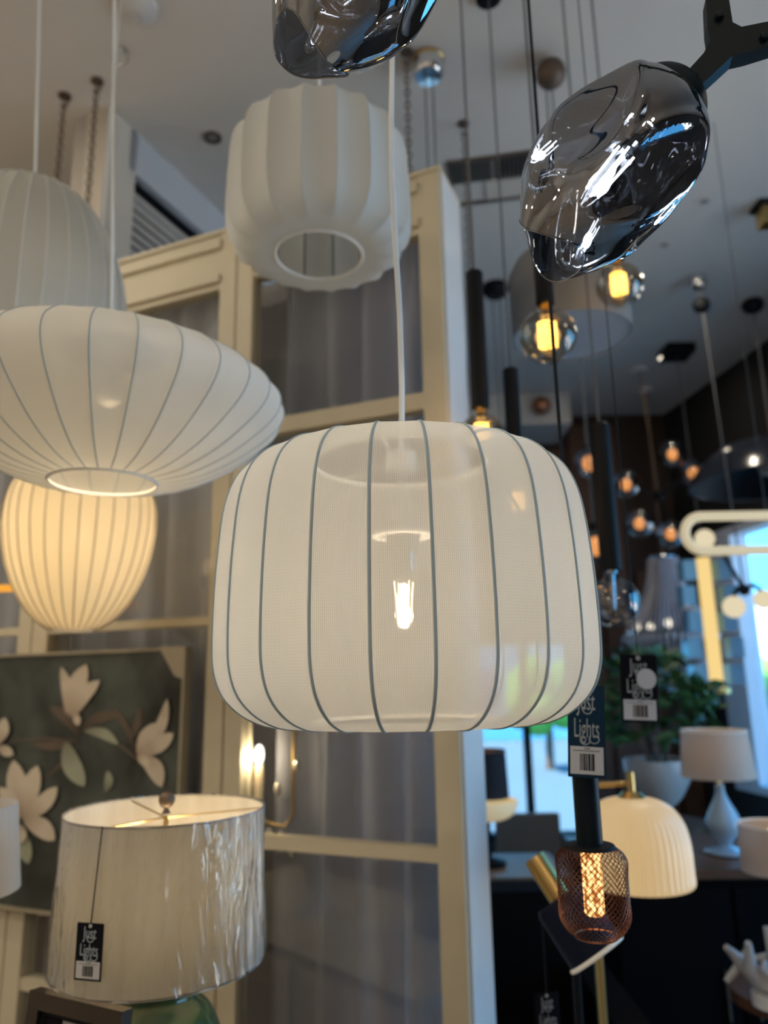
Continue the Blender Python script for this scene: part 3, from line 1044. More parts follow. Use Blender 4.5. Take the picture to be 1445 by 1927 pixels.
obj('plate', lathe(BM(), [(0, 0), (0.055, 0), (0.055, -0.02), (0.035, -0.03), (0, -0.032)], 32), M_white, t)
obj('hook', tube(BM(), [(0, 0, -0.03), (0, 0, -0.05)] + [(0.012 * math.sin(k), 0, -0.062 + 0.012 * math.cos(k)) for k in range(5)], 0.002, 6), M_chrome, t)
p = ptz(228, 92, H)
t = thing('ceiling_hook', 'chrome ceiling hook with an empty ring close to the saucer cord', 'hook', (p.x, p.y, H))
obj('plate', lathe(BM(), [(0, 0), (0.018, 0), (0.018, -0.008), (0, -0.01)], 20), M_chrome, t)
obj('ring', tube(BM(), [(0.028 * math.sin(2 * PI * k / 24), 0, -0.036 + 0.028 * math.cos(2 * PI * k / 24)) for k in range(24)], 0.0028, 6, True), M_chrome, t)
p = ptz(1440, 385, H)
t = thing('ceiling_spot', 'square brass ceiling spot at the photo edge above the black wall', 'ceiling spot', (p.x, p.y, H))
obj('plate', bevel(box(BM(), (-0.05, -0.05, -0.02), (0.05, 0.05, 0)), 0.004), M_black, t, smooth=False)
obj('lamp_body', bevel(box(BM(), (-0.035, -0.035, -0.11), (0.035, 0.035, -0.02)), 0.006), M_brass, t, smooth=False)
p = ptz(1016, 772, H)
t = thing('ceiling_spot', 'small round copper ceiling spot far off by the back wall', 'ceiling spot', (p.x, 5.2, 3.36 if 0 else H))
t.location = pt(1016, 765, 5.28)
t.location.z = 3.48
obj('lamp_body', ball(BM(), (0, -0.05, 0), 0.07, 16), M_copper, t)
obj('arm', tube(BM(), [(0, -0.05, 0), (0, 0.0, 0.0), (0, 0.03, 0)], 0.015), M_copper, t)

# pendant behind: black canopy + two cords + black cone hidden by the main pendant
p = ptz(932, 538, H)
t = thing('cone_pendant', 'black cone pendant on two grey cords behind the cream drum', 'pendant light', (p.x, p.y, 0))
obj('canopy', lathe(BM(), [(0, H), (0.07, H), (0.075, H - 0.03), (0.05, H - 0.06), (0, H - 0.06)], 28), M_black, t)
for dx in (-0.02, 0.02):
    obj('cord', tube(BM(), [(dx, 0, H - 0.05), (dx * 0.4, 0, 2.3)], 0.004, 6), M_cordg, t)
obj('shade', lathe(BM(), [(0.02, 2.32), (0.05, 2.28), (0.16, 2.12), (0.16, 2.115)], 32), M_black, t)

# ------------------------------------------------------------------ sputnik globe chandelier
p = ptz(1203, 694, H)
YS = p.y
t = thing('globe_cluster_chandelier', 'cluster chandelier of smoked glass globes with orange glowing bulbs on black arms', 'chandelier', (p.x, p.y, 0))
hub = pt(1240, 932, YS)
org = Vector((p.x, p.y, 0))
obj('canopy', lathe(BM(), [(0, H), (0.06, H), (0.06, H - 0.03), (0, H - 0.035)], 24), M_white, t)
obj('cord', tube(BM(), [(0, 0, H - 0.03), (hub.x - p.x, 0, hub.z)], 0.006, 6), M_bronze, t)
obj('hub', ball(BM(), hub - org, 0.04), M_black, t)
M_smk2 = glass('smoky_globe_glass', tint=(0.55, 0.57, 0.60), ior=1.6, boost=0.10)
for (x, y, dy) in ((1178, 912, -0.1), (1265, 855, 0.05), (1304, 890, -0.06), (1203, 985, -0.08), (1262, 1005, 0.0)):
    c = pt(x, y, YS + dy) - org
    d = (c - (hub - org)).normalized()
    obj('arm', tube(BM(), [hub - org, c - d * 0.06], 0.008, 8), M_black, t)
    gl = obj('globe', ball(BM(), (0, 0, 0), 0.098, 24), M_smk2, t, loc=c)
    obj('bulb', ball(BM(), (0, 0, 0), 0.035, 14, 1.2), E_orange, gl)
    light('bulb_light', 'POINT', c + org, 0.6, (1.0, 0.5, 0.2), 0.03)
for (x, y, Y, lb) in ((1108, 872, 3.9, 'small glass globe pendant with an orange bulb against the brown panel, upper one'), (1120, 1028, 3.4, 'small glass globe pendant with an orange bulb peeking out beside the cream drum')):
    c = pt(x, y, Y)
    t = thing('small_globe_pendant', lb, 'pendant light', (c.x, Y, 0))
    obj('canopy', lathe(BM(), [(0, H), (0.05, H), (0.05, H - 0.03), (0, H - 0.03)], 20), M_black, t)
    obj('cord', tube(BM(), [(0, 0, H), (0, 0, c.z + 0.1)], 0.004, 6), M_cordg, t)
    obj('cap', lathe(BM(), [(0, c.z + 0.11), (0.02, c.z + 0.11), (0.025, c.z + 0.07), (0, c.z + 0.07)], 16), M_black, t)
    gl = obj('globe', ball(BM(), (0, 0, c.z), 0.08, 24), M_smk2, t)
    obj('bulb', ball(BM(), (0, 0, c.z), 0.036, 14, 1.3), E_orange, gl)

# black dome pendant
p = ptz(1415, 566, H)
c = pt(1448, 905, p.y)
t = thing('black_dome_pendant', 'large glossy black dome pendant in front of the black wall', 'pendant light', (p.x, p.y, 0))
obj('canopy', ball(BM(), (0, 0, H - 0.03), 0.06, 16, 0.8), M_black, t)
obj('cord', tube(BM(), [(0, 0, H), (0, 0, c.z + 0.2)], 0.006, 6), M_cordg, t)
M_gb = mat('gloss_black_enamel', (0.012, 0.014, 0.022), 0.18, vary=0.1)
obj('shade', lathe(BM(), smoothprof([(0.0, 0.24), (0.10, 0.235), (0.24, 0.19), (0.35, 0.10), (0.41, 0.0), (0.413, -0.012)], 4), 56), M_gb, t, loc=(c.x - p.x, 0, c.z))
obj('shade_inside', lathe(BM(), smoothprof([(0.0, 0.23), (0.10, 0.225), (0.235, 0.18), (0.34, 0.095), (0.405, -0.01)], 4), 56), M_black, t, loc=(c.x - p.x, 0, c.z))
obj('bulb', ball(BM(), (c.x - p.x, 0, c.z + 0.08), 0.05), mat('opal_bulb_unlit', (0.25, 0.22, 0.2), 0.4), t)

# LED ring pendant: stadium loop hanging low on the right
YL = 2.5
q0 = pt(1281, 1005, YL)
zc = q0.z
hh = (pt(1330, 966, YL).z - pt(1330, 1044, YL).z) / 2 - 0.012
t = thing('led_loop_pendant', 'long cream glowing rounded loop pendant in front of the bright window', 'pendant light', (q0.x, YL, zc))
Ln = 1.1
pts = []
for k in range(13):
    a_ = PI / 2 + PI * k / 12
    pts.append((hh + 0.014 + hh * math.cos(a_), 0, hh * math.sin(a_)))
for k in range(13):
    a_ = -PI / 2 + PI * k / 12
    pts.append((Ln - hh + hh * math.cos(a_), 0, hh * math.sin(a_)))
obj('glowing_loop', tube(BM(), pts, 0.0165, 12, True), mat('led_diffuser', (0.45, 0.40, 0.28), 0.6, emit=(1.0, 0.84, 0.55), strength=0.45), t)
obj('mount_rail', tube(BM(), [(p_[0], 0.016, p_[2]) for p_ in pts], 0.008, 6, True), M_brass, t)
for x in (0.3, 0.9):
    obj('wire', tube(BM(), [(x, 0, hh + 0.01), (x, 0, H - zc)], 0.0015, 6), M_wire, t)

# crystal bell chandelier
p = ptz(1212, 722, H)
YB = 5.25
p = Vector((pt(1245, 1040, YB).x, YB, H))
t = thing('beaded_bell_chandelier', 'bell shaped beaded crystal chandelier with candle bulbs at its waist', 'chandelier', (p.x, YB, 0))
z_top = pt(1245, 1050, YB).z
z_w = pt(1245, 1190, YB).z
z_b = pt(1245, 1300, YB).z
obj('canopy', lathe(BM(), [(0, H), (0.06, H), (0.06, H - 0.03), (0, H - 0.035)], 24), M_white, t)
obj('cord', tube(BM(), [(0, 0, H), (0, 0, z_top)], 0.008, 6), M_bronze, t)
M_bead = mat('crystal_beads', (0.42, 0.42, 0.47), 0.25, vary=0.2, scale=30)
bm = BM()
for k in range(48):
    a_ = 2 * PI * k / 48
    pts = []
    for i in range(9):
        s = i / 8
        r = 0.10 + 0.20 * s ** 2.0
        pts.append((r * math.cos(a_), r * math.sin(a_), z_top + (z_w - z_top) * s))
    tube(bm, pts, 0.0075, 4)
obj('bead_strands', bm, M_bead, t)['kind'] = 'stuff'
bm = BM()
for k in range(44):
    a_ = 2 * PI * k / 44
    pts = [((0.30 - 0.24 * (i / 6) ** 1.6) * math.cos(a_), (0.30 - 0.24 * (i / 6) ** 1.6) * math.sin(a_), z_w + (z_b - z_w) * i / 6) for i in range(7)]
    tube(bm, pts, 0.006, 4)
    ball(bm, (0.31 * math.cos(a_), 0.31 * math.sin(a_), z_w - 0.04), 0.016, 6, 1.4)
obj('lower_beads', bm, M_bead, t)['kind'] = 'stuff'
for r, z in ((0.10, z_top), (0.30, z_w)):
    obj('ring', tube(BM(), [(r * math.cos(k * PI / 20), r * math.sin(k * PI / 20), z) for k in range(40)], 0.012, 6, True), M_chrome, t)
for k in range(5):
    a_ = 2 * PI * k / 5 - 1.95
    obj('candle_bulb', ball(BM(), (0.22 * math.cos(a_), 0.22 * math.sin(a_), z_w + 0.05), 0.022, 10, 1.5), emat('candle_glow', (1.0, 0.9, 0.72), 1.6), t)

# column chandelier of glass blocks round a glowing gold tube
p = ptz(1272, 655, H)
c0 = pt(1322, 1050, p.y)
c1 = pt(1345, 1295, p.y)
t = thing('glass_block_chandelier', 'tall column chandelier, glowing gold tube ringed by stacked pale blue glass blocks', 'chandelier', (p.x, p.y, 0))
obj('canopy', bevel(box(BM(), (-0.09, -0.09, H - 0.06), (0.09, 0.09, H)), 0.005), M_black, t, smooth=False)
cx = c0.x - p.x
obj('cord', tube(BM(), [(0, 0, H - 0.05), (cx, 0, c0.z)], 0.004, 6), M_cordg, t)
obj('glowing_tube', lathe(BM(), [(0, c0.z), (0.04, c0.z), (0.04, c1.z), (0, c1.z)], 24), emat('gold_tube_glow', (1.0, 0.72, 0.28), 0.95), t, loc=(cx, 0, 0))
M_blk = mat('pale_blue_glass_block', (0.25, 0.45, 0.62), 0.15, vary=0.15)
blk = None
nlev = 5
for lv in range(nlev):
    z = c0.z + (c1.z - c0.z) * (lv + 0.5) / nlev
    for sgn in (-1, 1):
        b_ = bevel(box(BM(), (-0.04, -0.05, -0.06), (0.04, 0.05, 0.06)), 0.01, 2) if blk is None else None
        if b_:
            blk = obj('glass_block', b_, M_blk, t, loc=(cx + sgn * 0.105, 0, z))
        else:
            inst('glass_block', blk.data, t, (cx + sgn * (0.105 + 0.02 * (lv % 2)), 0, z))
obj('end_cap', lathe(BM(), [(0, c1.z), (0.07, c1.z), (0.07, c1.z - 0.03), (0, c1.z - 0.03)], 24), M_brass, t, loc=(cx, 0, 0))

# opal globe chandelier by the window
p = ptz(1313, 520, H)
t = thing('opal_globe_chandelier', 'black armed chandelier with cream opal globes in front of the window', 'chandelier', (p.x, p.y, 0))
obj('canopy', lathe(BM(), [(0, H), (0.045, H), (0.05, H - 0.03), (0.03, H - 0.07), (0, H - 0.07)], 24), M_chrome, t)
obj('cord_grip', ball(BM(), (0, 0, H - 0.17), 0.045, 16), M_black, t)
hubz = pt(1400, 1110, p.y)
hb = Vector((hubz.x - p.x, 0, hubz.z))
obj('cord', tube(BM(), [(0, 0, H - 0.07), hb], 0.004, 6), M_cordg, t)
obj('hub', ball(BM(), hb, 0.03), M_black, t)
for (x, y, dy, r) in ((1381, 1142, -0.1, 0.052), (1437, 1128, 0.12, 0.05), (1326, 1014, -0.2, 0.045)):
    c = pt(x, y, p.y + dy) - Vector((p.x, p.y, 0))
    obj('arm', tube(BM(), [hb, (hb + c) / 2 + Vector((0, 0, 0.05)), c + Vector((0, 0, r * 0.8))], 0.010, 8), M_black, t)
    obj('globe', ball(BM(), c, r, 24), E_opal, t)

# ------------------------------------------------------------------ price tags


def price_tag(label, loc, rz, w_, h_, mcard, msticker, string=None, tilt=0.0, bar_vertical=True, inset=0.12, badge=False, lean=0.0):
    """card hanging from its top centre; local x right, z up, faces -y"""
    t = thing('price_tag', label, 'price tag', loc, Euler((lean, tilt, rz)))
    bm = BM()
    box(bm, (-w_ / 2, -0.0004, -h_), (w_ / 2, 0.0004, 0))
    obj('card', bm, mcard, t, smooth=False)
    M_txt = mat('tag_lettering', (0.33, 0.38, 0.42), 0.5, vary=0.05)
    for txt, zc_, sc in (('Just', -0.16 * h_, 1.0), ('Lights', -0.46 * h_, 1.0)):
        cu = bpy.data.curves.new('lettering', 'FONT')
        cu.body = txt
        cu.align_x = 'CENTER'
        cu.size = 0.30 * h_
        cu.extrude = 0.0002
        cu.resolution_u = 3
        tmp = bpy.data.objects.new('tmp', cu)
        COL.objects.link(tmp)
        dg = bpy.context.evaluated_depsgraph_get()
        me = bpy.data.meshes.new_from_object(tmp.evaluated_get(dg))
        bpy.data.objects.remove(tmp)
        xs = [v.co.x for v in me.vertices]
        wd = max(xs) - min(xs)
        k = (0.50 if txt == 'Just' else 0.66) * w_ / wd
        for v in me.vertices:
            v.co = Vector((v.co.x * k, -0.0008 - v.co.z, v.co.y - 0.11 * h_))
        me.materials.clear()
        me.materials.append(M_txt)
        inst('lettering', me, t, (0, 0, zc_))
    sw = BM()
    for cxx, czz, rr_ in ((-0.04 * w_, -0.60 * h_, 0.13 * w_), (0.20 * w_, -0.585 * h_, 0.13 * w_), (0.03 * w_, -0.27 * h_, 0.12 * w_)):
        tube(sw, [(cxx + rr_ * math.cos(a_), -0.0008, czz + rr_ * 0.9 * math.sin(a_)) for a_ in [PI * 0.75 + k * PI / 10 for k in range(15)]], 0.012 * w_ + 0.0002, 4)
    obj('lettering_swash', sw, M_txt, t)['kind'] = 'stuff'
    s0_, s1_ = -0.67 * h_, -0.965 * h_
    stx = w_ / 2 * (1 - inset)
    st = obj('sticker', box(BM(), (-stx, -0.0008, s1_), (stx, -0.0004, s0_)), msticker, t, smooth=False)
    bm = BM()
    rnd = random.Random(4)
    x = -stx * 0.42
    while x < stx * 0.42:
        wb_ = rnd.choice((0.02, 0.035, 0.05)) * w_
        if bar_vertical:
            box(bm, (x, -0.0012, s1_ + 0.04 * h_), (x + wb_, -0.0008, s0_ - 0.075 * h_))
        x += wb_ + rnd.choice((0.015, 0.025)) * w_
    obj('barcode', bm, M_black, st, smooth=False)
    bm = BM()
    box(bm, (-stx * 0.15, -0.0011, s0_ - 0.026 * h_), (stx * 0.2, -0.0008, s0_ - 0.016 * h_))
    for k in range(14):
        x = -stx * 0.8 + k * stx * 0.115
        box(bm, (x, -0.0011, s0_ - 0.05 * h_), (x + stx * 0.085, -0.0008, s0_ - 0.04 * h_))
    obj('small_print', bm, M_wire, st, smooth=False)
    if badge:
        M90 = Matrix.Translation((0.20 * w_, -0.0012, -0.36 * h_)) @ Matrix.Rotation(PI / 2, 4, 'X')
        obj('round_sticker', lathe(BM(), [(0, 0.0005), (0.27 * w_, 0.0005), (0.27 * w_, -0.0005)], 28, M90), msticker, t)
    obj('eyelet', lathe(BM(), [(0.03 * w_, 0.0012), (0.055 * w_, 0.0012), (0.055 * w_, -0.0012), (0.03 * w_, -0.0012)], 16, Matrix.Translation((0, 0, -0.05 * h_)) @ Matrix.Rotation(PI / 2, 4, 'X')), M_ring, t)
    if string:
        q = Vector(string) - Vector(loc)
        q = t.rotation_euler.to_matrix().inverted() @ q
        obj('string', tube(BM(), [(0, 0, -0.05 * h_), q], 0.0011, 6), M_black, t)
    return t


M_navy = mat('navy_card', (0.008, 0.030, 0.065), 0.7, vary=0.15, spec=0.12)
M_blkcard = mat('black_card', (0.006, 0.006, 0.010), 0.7, vary=0.15, spec=0.1)
M_stick = mat('white_sticker', (0.55, 0.58, 0.66), 0.6, vary=0.03)

# mesh pendant on black tube with tag
YM = 1.02
pb = pt(1122, 1770, YM)
pc = pt(1108, 1590, YM)
ptp = pt(1100, 1300, YM)
Xc = pt(1115, 1660, YM).x
t = thing('mesh_cage_pendant', 'copper wire mesh pendant with a glowing perforated bulb on a black tube', 'pendant light', (Xc, YM, pb.z + 0.005))
bz = pb.z + 0.005
hS = pc.z - bz
R = 0.0435
cage = [(0.026, 0.0), (0.036, 0.008), (0.0435, 0.022), (R, 0.042), (R, hS - 0.036), (0.044, hS - 0.016), (0.034, hS - 0.004), (0.018, hS)]
cp = smoothprof(cage, 4)
M_mesh = mat('copper_black_mesh', (0.16, 0.065, 0.04), 0.4, metal=0.8, vary=0.2)
arc = [0]
for a_, b_ in zip(cp, cp[1:]):
    arc.append(arc[-1] + math.hypot(b_[0] - a_[0], b_[1] - a_[1]))
bm = BM()
nh = 38
for sgn in (-1, 1):
    for k in range(nh):
        pts = []
        for i, (r, z) in enumerate(cp):
            th = 2 * PI * k / nh + sgn * arc[i] / R * 0.95
            pts.append((r * math.cos(th), r * math.sin(th), z))
        tube(bm, pts, 0.00052, 3)
o = obj('mesh_cage', bm, M_mesh, t)
o['kind'] = 'stuff'
for r, z in ((0.026, 0.0), (0.018, hS)):
    obj('cage_ring', tube(BM(), [(r * math.cos(2 * PI * k / 40), r * math.sin(2 * PI * k / 40), z) for k in range(40)], 0.0012, 6, True), M_copper, t)
obj('cage_cap', lathe(BM(), [(0.0, hS + 0.003), (0.03, hS + 0.001), (0.033, hS - 0.003), (0.0, hS - 0.004)], 32), M_black, t)
obj('tube_body', lathe(BM(), [(0.0, hS - 0.003), (0.0165, hS - 0.003), (0.0165, ptp.z - bz + 0.1), (0.012, ptp.z - bz + 0.105), (0, ptp.z - bz + 0.105)], 32), M_blackmetal, t)
obj('cord', tube(BM(), [(0, 0, ptp.z - bz + 0.1), (0, 0, H - bz)], 0.0028, 6), M_black, t)
obj('ceiling_rose', lathe(BM(), [(0, H - bz), (0.045, H - bz), (0.045, H - bz - 0.02), (0, H - bz - 0.022)], 24), M_black, t)
zb0 = pt(1115, 1722, YM).z - bz
bb = lathe(BM(), [(0, zb0), (0.010, zb0), (0.0125, zb0 + 0.003), (0.0125, hS - 0.008), (0.010, hS - 0.004)], 24)
mm, ntm, outm = nodes_mat('perforated_glow')
em = N(ntm, 'ShaderNodeEmission')
vo = N(ntm, 'ShaderNodeTexVoronoi')
vo.inputs['Scale'].default_value = 190
tcn = N(ntm, 'ShaderNodeTexCoord')
mp_ = N(ntm, 'ShaderNodeMapping')
mp_.inputs['Scale'].default_value = (1, 1, 0.62)
ntm.links.new(tcn.outputs['Object'], mp_.inputs[0])
ntm.links.new(mp_.outputs[0], vo.inputs['Vector'])
rm = N(ntm, 'ShaderNodeValToRGB')
rm.color_ramp.elements[0].position = 0.2
rm.color_ramp.elements[0].color = (3.6, 2.0, 0.75, 1)
rm.color_ramp.elements[1].position = 0.62
rm.color_ramp.elements[1].color = (0.55, 0.17, 0.035, 1)
ntm.links.new(vo.outputs['Distance'], rm.inputs[0])
ntm.links.new(rm.outputs[0], em.inputs[0])
em.inputs[1].default_value = 1.0
ntm.links.new(em.outputs[0], outm.inputs[0])
obj('bulb', bb, mm, t)
light('bulb_light', 'POINT', (Xc, YM, bz + 0.028), 0.05, (1.0, 0.6, 0.3), 0.01)
tl = pt(1102, 1290, YM - 0.03)
price_tag('navy price tag with pale barcode sticker on the tube of the wire mesh pendant', tl, math.radians(-4), 0.047, 0.113, M_navy, M_stick, tilt=math.radians(4), lean=math.radians(-3))
tl = pt(1200, 1232, 1.30)
price_tag('black price tag with a round white sticker hanging free beyond the navy one', tl, math.radians(3), 0.064, 0.112, M_blkcard, M_stick, string=(tl.x, tl.y, 2.5), tilt=math.radians(3), badge=True)
# the string of that tag runs up to a little ceiling hook
p = Vector((tl.x, tl.y, H))
t = thing('display_hook', 'thin black display wire holding the black price tag', 'hook', (tl.x, tl.y, 0))
obj('wire', tube(BM(), [(0, 0, 2.495), (0, 0, H)], 0.0012, 6), M_black, t)

# ------------------------------------------------------------------ wrapped table lamp
YT = 1.3
a = pt(313, 1525, YT)
lx = a.x
zt_ = 1.300
zb_ = 1.078
t = thing('wrapped_table_lamp', 'large white drum lamp wrapped in crinkled plastic, on a green ceramic base', 'table lamp', (lx, YT, 0.76))
o_ = 0.76
M_linen = fabric('lampshade_linen', (0.70, 0.67, 0.63), see=0.0, trans=0.24)
nl = M_linen.node_tree
df = [n_ for n_ in nl.nodes if n_.type == 'BSDF_DIFFUSE'][0]
tcl = N(nl, 'ShaderNodeTexCoord')
mpl = N(nl, 'ShaderNodeMapping')
mpl.inputs['Scale'].default_value = (26, 26, 2.2)
mpl.inputs['Rotation'].default_value = (0.1, 0.12, 0)
nzl = N(nl, 'ShaderNodeTexNoise')
nzl.inputs['Scale'].default_value = 1.0
nzl.inputs['Detail'].default_value = 5
rpl = N(nl, 'ShaderNodeValToRGB')
rpl.color_ramp.elements[0].position = 0.35
rpl.color_ramp.elements[0].color = (0.62, 0.57, 0.52, 1)
rpl.color_ramp.elements[1].position = 0.65
rpl.color_ramp.elements[1].color = (0.80, 0.76, 0.71, 1)
nl.links.new(tcl.outputs['Object'], mpl.inputs[0])
nl.links.new(mpl.outputs[0], nzl.inputs['Vector'])
nl.links.new(nzl.outputs[0], rpl.inputs[0])
nl.links.new(rpl.outputs[0], df.inputs[0])
RT, RB = 0.157, 0.162
obj('shade', lathe(BM(), [(RB, zb_ - o_), (RT, zt_ - o_)], 72), M_linen, t)
for r, z in ((RB, zb_), (RT, zt_)):
    obj('shade_rim', tube(BM(), [(r * math.cos(2 * PI * k / 72), r * math.sin(2 * PI * k / 72), z - o_) for k in range(72)], 0.0016, 6, True), mat('shade_trim', (0.45, 0.42, 0.38), 0.7), t)
# crinkled plastic film
m_, ntf, outf = nodes_mat('crinkled_plastic')
trn = N(ntf, 'ShaderNodeBsdfTransparent')
trn.inputs[0].default_value = (0.97, 0.97, 0.98, 1)
gls = N(ntf, 'ShaderNodeBsdfGlossy')
gls.inputs['Roughness'].default_value = 0.05
mx = N(ntf, 'ShaderNodeMixShader')
lw = N(ntf, 'ShaderNodeFresnel')
lw.inputs[0].default_value = 1.85
tcn = N(ntf, 'ShaderNodeTexCoord')
mpp = N(ntf, 'ShaderNodeMapping')
mpp.inputs['Rotation'].default_value = (0.0, 0.5, 0.0)
mpp.inputs['Scale'].default_value = (38, 38, 7)
nz = N(ntf, 'ShaderNodeTexNoise')
nz.inputs['Scale'].default_value = 1.0
nz.inputs['Detail'].default_value = 3
nz.inputs['Distortion'].default_value = 0.8
bmp = N(ntf, 'ShaderNodeBump')
bmp.inputs['Strength'].default_value = 0.9
bmp.inputs['Distance'].default_value = 0.02
ntf.links.new(tcn.outputs['Object'], mpp.inputs[0])
ntf.links.new(mpp.outputs[0], nz.inputs['Vector'])
ntf.links.new(nz.outputs[0], bmp.inputs['Height'])
ntf.links.new(bmp.outputs[0], gls.inputs['Normal'])
ntf.links.new(bmp.outputs[0], lw.inputs['Normal'])
ntf.links.new(lw.outputs[0], mx.inputs[0])
ntf.links.new(trn.outputs[0], mx.inputs[1])
ntf.links.new(gls.outputs[0], mx.inputs[2])
ntf.links.new(mx.outputs[0], outf.inputs[0])
bm = BM()
n = 96
rings = []
for k in range(13):
    s = k / 12
    ring = []
    for i in range(n):
        th = 2 * PI * i / n
        r = RB + (RT - RB) * s + 0.0025 + 0.0012 * math.sin(9 * th + 5 * s) + 0.0010 * math.sin(17 * th - 8 * s + 1)
        ring.append(bm.verts.new((r * math.cos(th), r * math.sin(th), zb_ - o_ + (zt_ - zb_ + 0.003) * s)))
    rings.append(ring)
for k in range(12):
    for i in range(n):
        j = (i + 1) % n
        bm.faces.new((rings[k][i], rings[k][j], rings[k + 1][j], rings[k + 1][i]))
obj('plastic_wrap', bm, m_, t)
obj('finial', lathe(BM(), smoothprof([(0.0, 0.034), (0.010, 0.031), (0.0135, 0.022), (0.010, 0.012), (0.004, 0.008), (0.006, 0.003), (0.007, 0.0), (0, 0.0)], 3), 28), M_bronze, t, loc=(0, 0, zt_ - o_ - 0.006))
for k in range(3):
    a_ = 0.15 + 2 * PI * k / 3
    obj('spider_arm', tube(BM(), [(0, 0, zt_ - o_ - 0.012), (RT * math.cos(a_), RT * math.sin(a_), zt_ - o_ - 0.003)], 0.0013, 6), M_brass, t)
obj('stem', tube(BM(), [(0, 0, 0.30), (0, 0, zt_ - o_ - 0.01)], 0.004, 8), M_brass, t)
M_green = mat('green_glaze', (0.035, 0.075, 0.025), 0.12, vary=0.35, scale=9, coat=0.5)
obj('base', lathe(BM(), smoothprof([(0.06, 0.0), (0.075, 0.01), (0.07, 0.03), (0.095, 0.10), (0.105, 0.18), (0.085, 0.24), (0.058, 0.265), (0.055, 0.275), (0.061, 0.283), (0.061, 0.30), (0.05, 0.312), (0.0, 0.314)], 4), 40), M_green, t)
light('bulb_light', 'POINT', (lx, YT, 1.21), 4.2, (1.0, 0.76, 0.40), 0.03)
obj('bulb', ball(BM(), (0, 0, 0.44), 0.025, 14, 1.3), mat('frosted_bulb', (0.8, 0.78, 0.7), 0.4, emit=(1, 0.8, 0.5), strength=4), t)
sp_ = pt(185, 1556, YT - 0.12)
# point of the wrapped shade's surface seen at that pixel
rq = ray(171, 1737)
A_ = rq.x ** 2 + rq.y ** 2
B_ = -2 * (rq.x * lx + rq.y * YT)
C_ = lx ** 2 + YT ** 2 - 0.173 ** 2
kq = (-B_ - math.sqrt(B_ * B_ - 4 * A_ * C_)) / (2 * A_)
tt = CAM + rq * kq
sp_ = Vector((lx + (tt.x - lx) * 0.159 / 0.171, YT + (tt.y - YT) * 0.159 / 0.171, 0))
tagrot = math.atan2(tt.x - lx, YT - tt.y)
price_tag('black price tag on a long string lying against the plastic wrapped shade', (tt.x, tt.y, tt.z), tagrot * 0.8, 0.042, 0.072, M_blkcard, mat('grey_sticker', (0.5, 0.49, 0.5), 0.6), string=(sp_.x, sp_.y, zt_ + 0.002))

# lamp shade at photo edge
c = pt(-95, 1518, 1.42)
t = thing('drum_table_lamp', 'white drum lamp cut off by the photo edge beside the wrapped lamp', 'table lamp', (c.x, 1.42, 0.76))
obj('shade', lathe(BM(), [(0.128, pt(-90, 1705, 1.42).z - 0.76 + 0.02), (0.112, c.z - 0.76)], 56), M_linen, t)
obj('base', lathe(BM(), smoothprof([(0.07, 0), (0.06, 0.02), (0.03, 0.06), (0.045, 0.14), (0.02, 0.25), (0.012, 0.4), (0, 0.4)], 3), 28), M_white, t)
obj('spider', tube(BM(), [(-0.11, 0, c.z - 0.765), (0.11, 0, c.z - 0.765)], 0.0015), M_brass, t)
# console table under the lamps
t = thing('console_table', 'cream console table carrying the lamps and the photo frame, below the picture', 'table', (-0.6, 1.45, 0))
obj('tabletop', bevel(box(BM(), (-0.75, -0.36, 0.73), (0.55, 0.26, 0.76)), 0.004), M_cream, t, smooth=False)
for x in (-0.7, 0.5):
    for y in (-0.32, 0.2):
        obj('leg', tube(BM(), [(x, y, 0), (x, y, 0.73)], [0.018, 0.025], 8), M_cream, t)

# photo frame
fl = pt(42, 1872, 1.20)
fr_ = pt(218, 1892, 1.12)
dv = Vector((fr_.x - fl.x, fr_.y - fl.y, 0))
wF = dv.length
t = thing('photo_frame', 'dark silver photo frame with a black corner tag, before the wrapped lamp', 'photo frame', (fl.x, fl.y, 0.76), Euler((math.radians(-6), 0, math.atan2(dv.y, dv.x))))
hF = (fl.z - 0.76) / math.cos(math.radians(6))
M_pf = mat('antique_silver', (0.10, 0.08, 0.065), 0.25, metal=0.85, vary=0.3, scale=20)
for lo, hi in (((0, -0.02, hF - 0.022), (wF, 0, hF)), ((0, -0.02, 0), (wF, 0, 0.022)), ((0, -0.02, 0.022), (0.022, 0, hF - 0.022)), ((wF - 0.022, -0.02, 0.022), (wF, 0, hF - 0.022))):
    b = obj('frame_bar', bevel(box(BM(), lo, hi), 0.006, 3), M_pf, t)
for lo, hi in (((0.022, -0.012, hF - 0.03), (wF - 0.022, 0, hF - 0.022)), ((0.022, -0.012, 0.022), (0.03, 0, hF - 0.03)), ((wF - 0.03, -0.012, 0.022), (wF - 0.022, 0, hF - 0.03))):
    obj('inner_trim', box(BM(), lo, hi), M_black, t, smooth=False)
obj('mat_board', box(BM(), (0.02, -0.006, 0.02), (wF - 0.02, -0.002, hF - 0.02)), mat('mat_board', (0.42, 0.42, 0.44), 0.7), t, smooth=False)
obj('corner_tag', box(BM(), (0.03, -0.010, hF - 0.09), (0.06, -0.007, hF - 0.032)), M_blkcard, t, smooth=False)
obj('strut', box(BM(), (wF / 2 - 0.02, 0.0, 0.0), (wF / 2 + 0.02, 0.004, hF * 0.8), Matrix.Rotation(math.radians(18), 4, 'X')), M_black, t, smooth=False)

# ------------------------------------------------------------------ magnolia picture hung on the partition
s0p, s1p, z0p, z1p = 0.738, 1.62, 0.905, 1.598
t = thing('flower_picture', 'large framed painting of cream magnolias on a dark green ground', 'picture', C0 + U * s1p - V * 0.022, Euler((0, 0, math.atan2(-U.y, -U.x))))
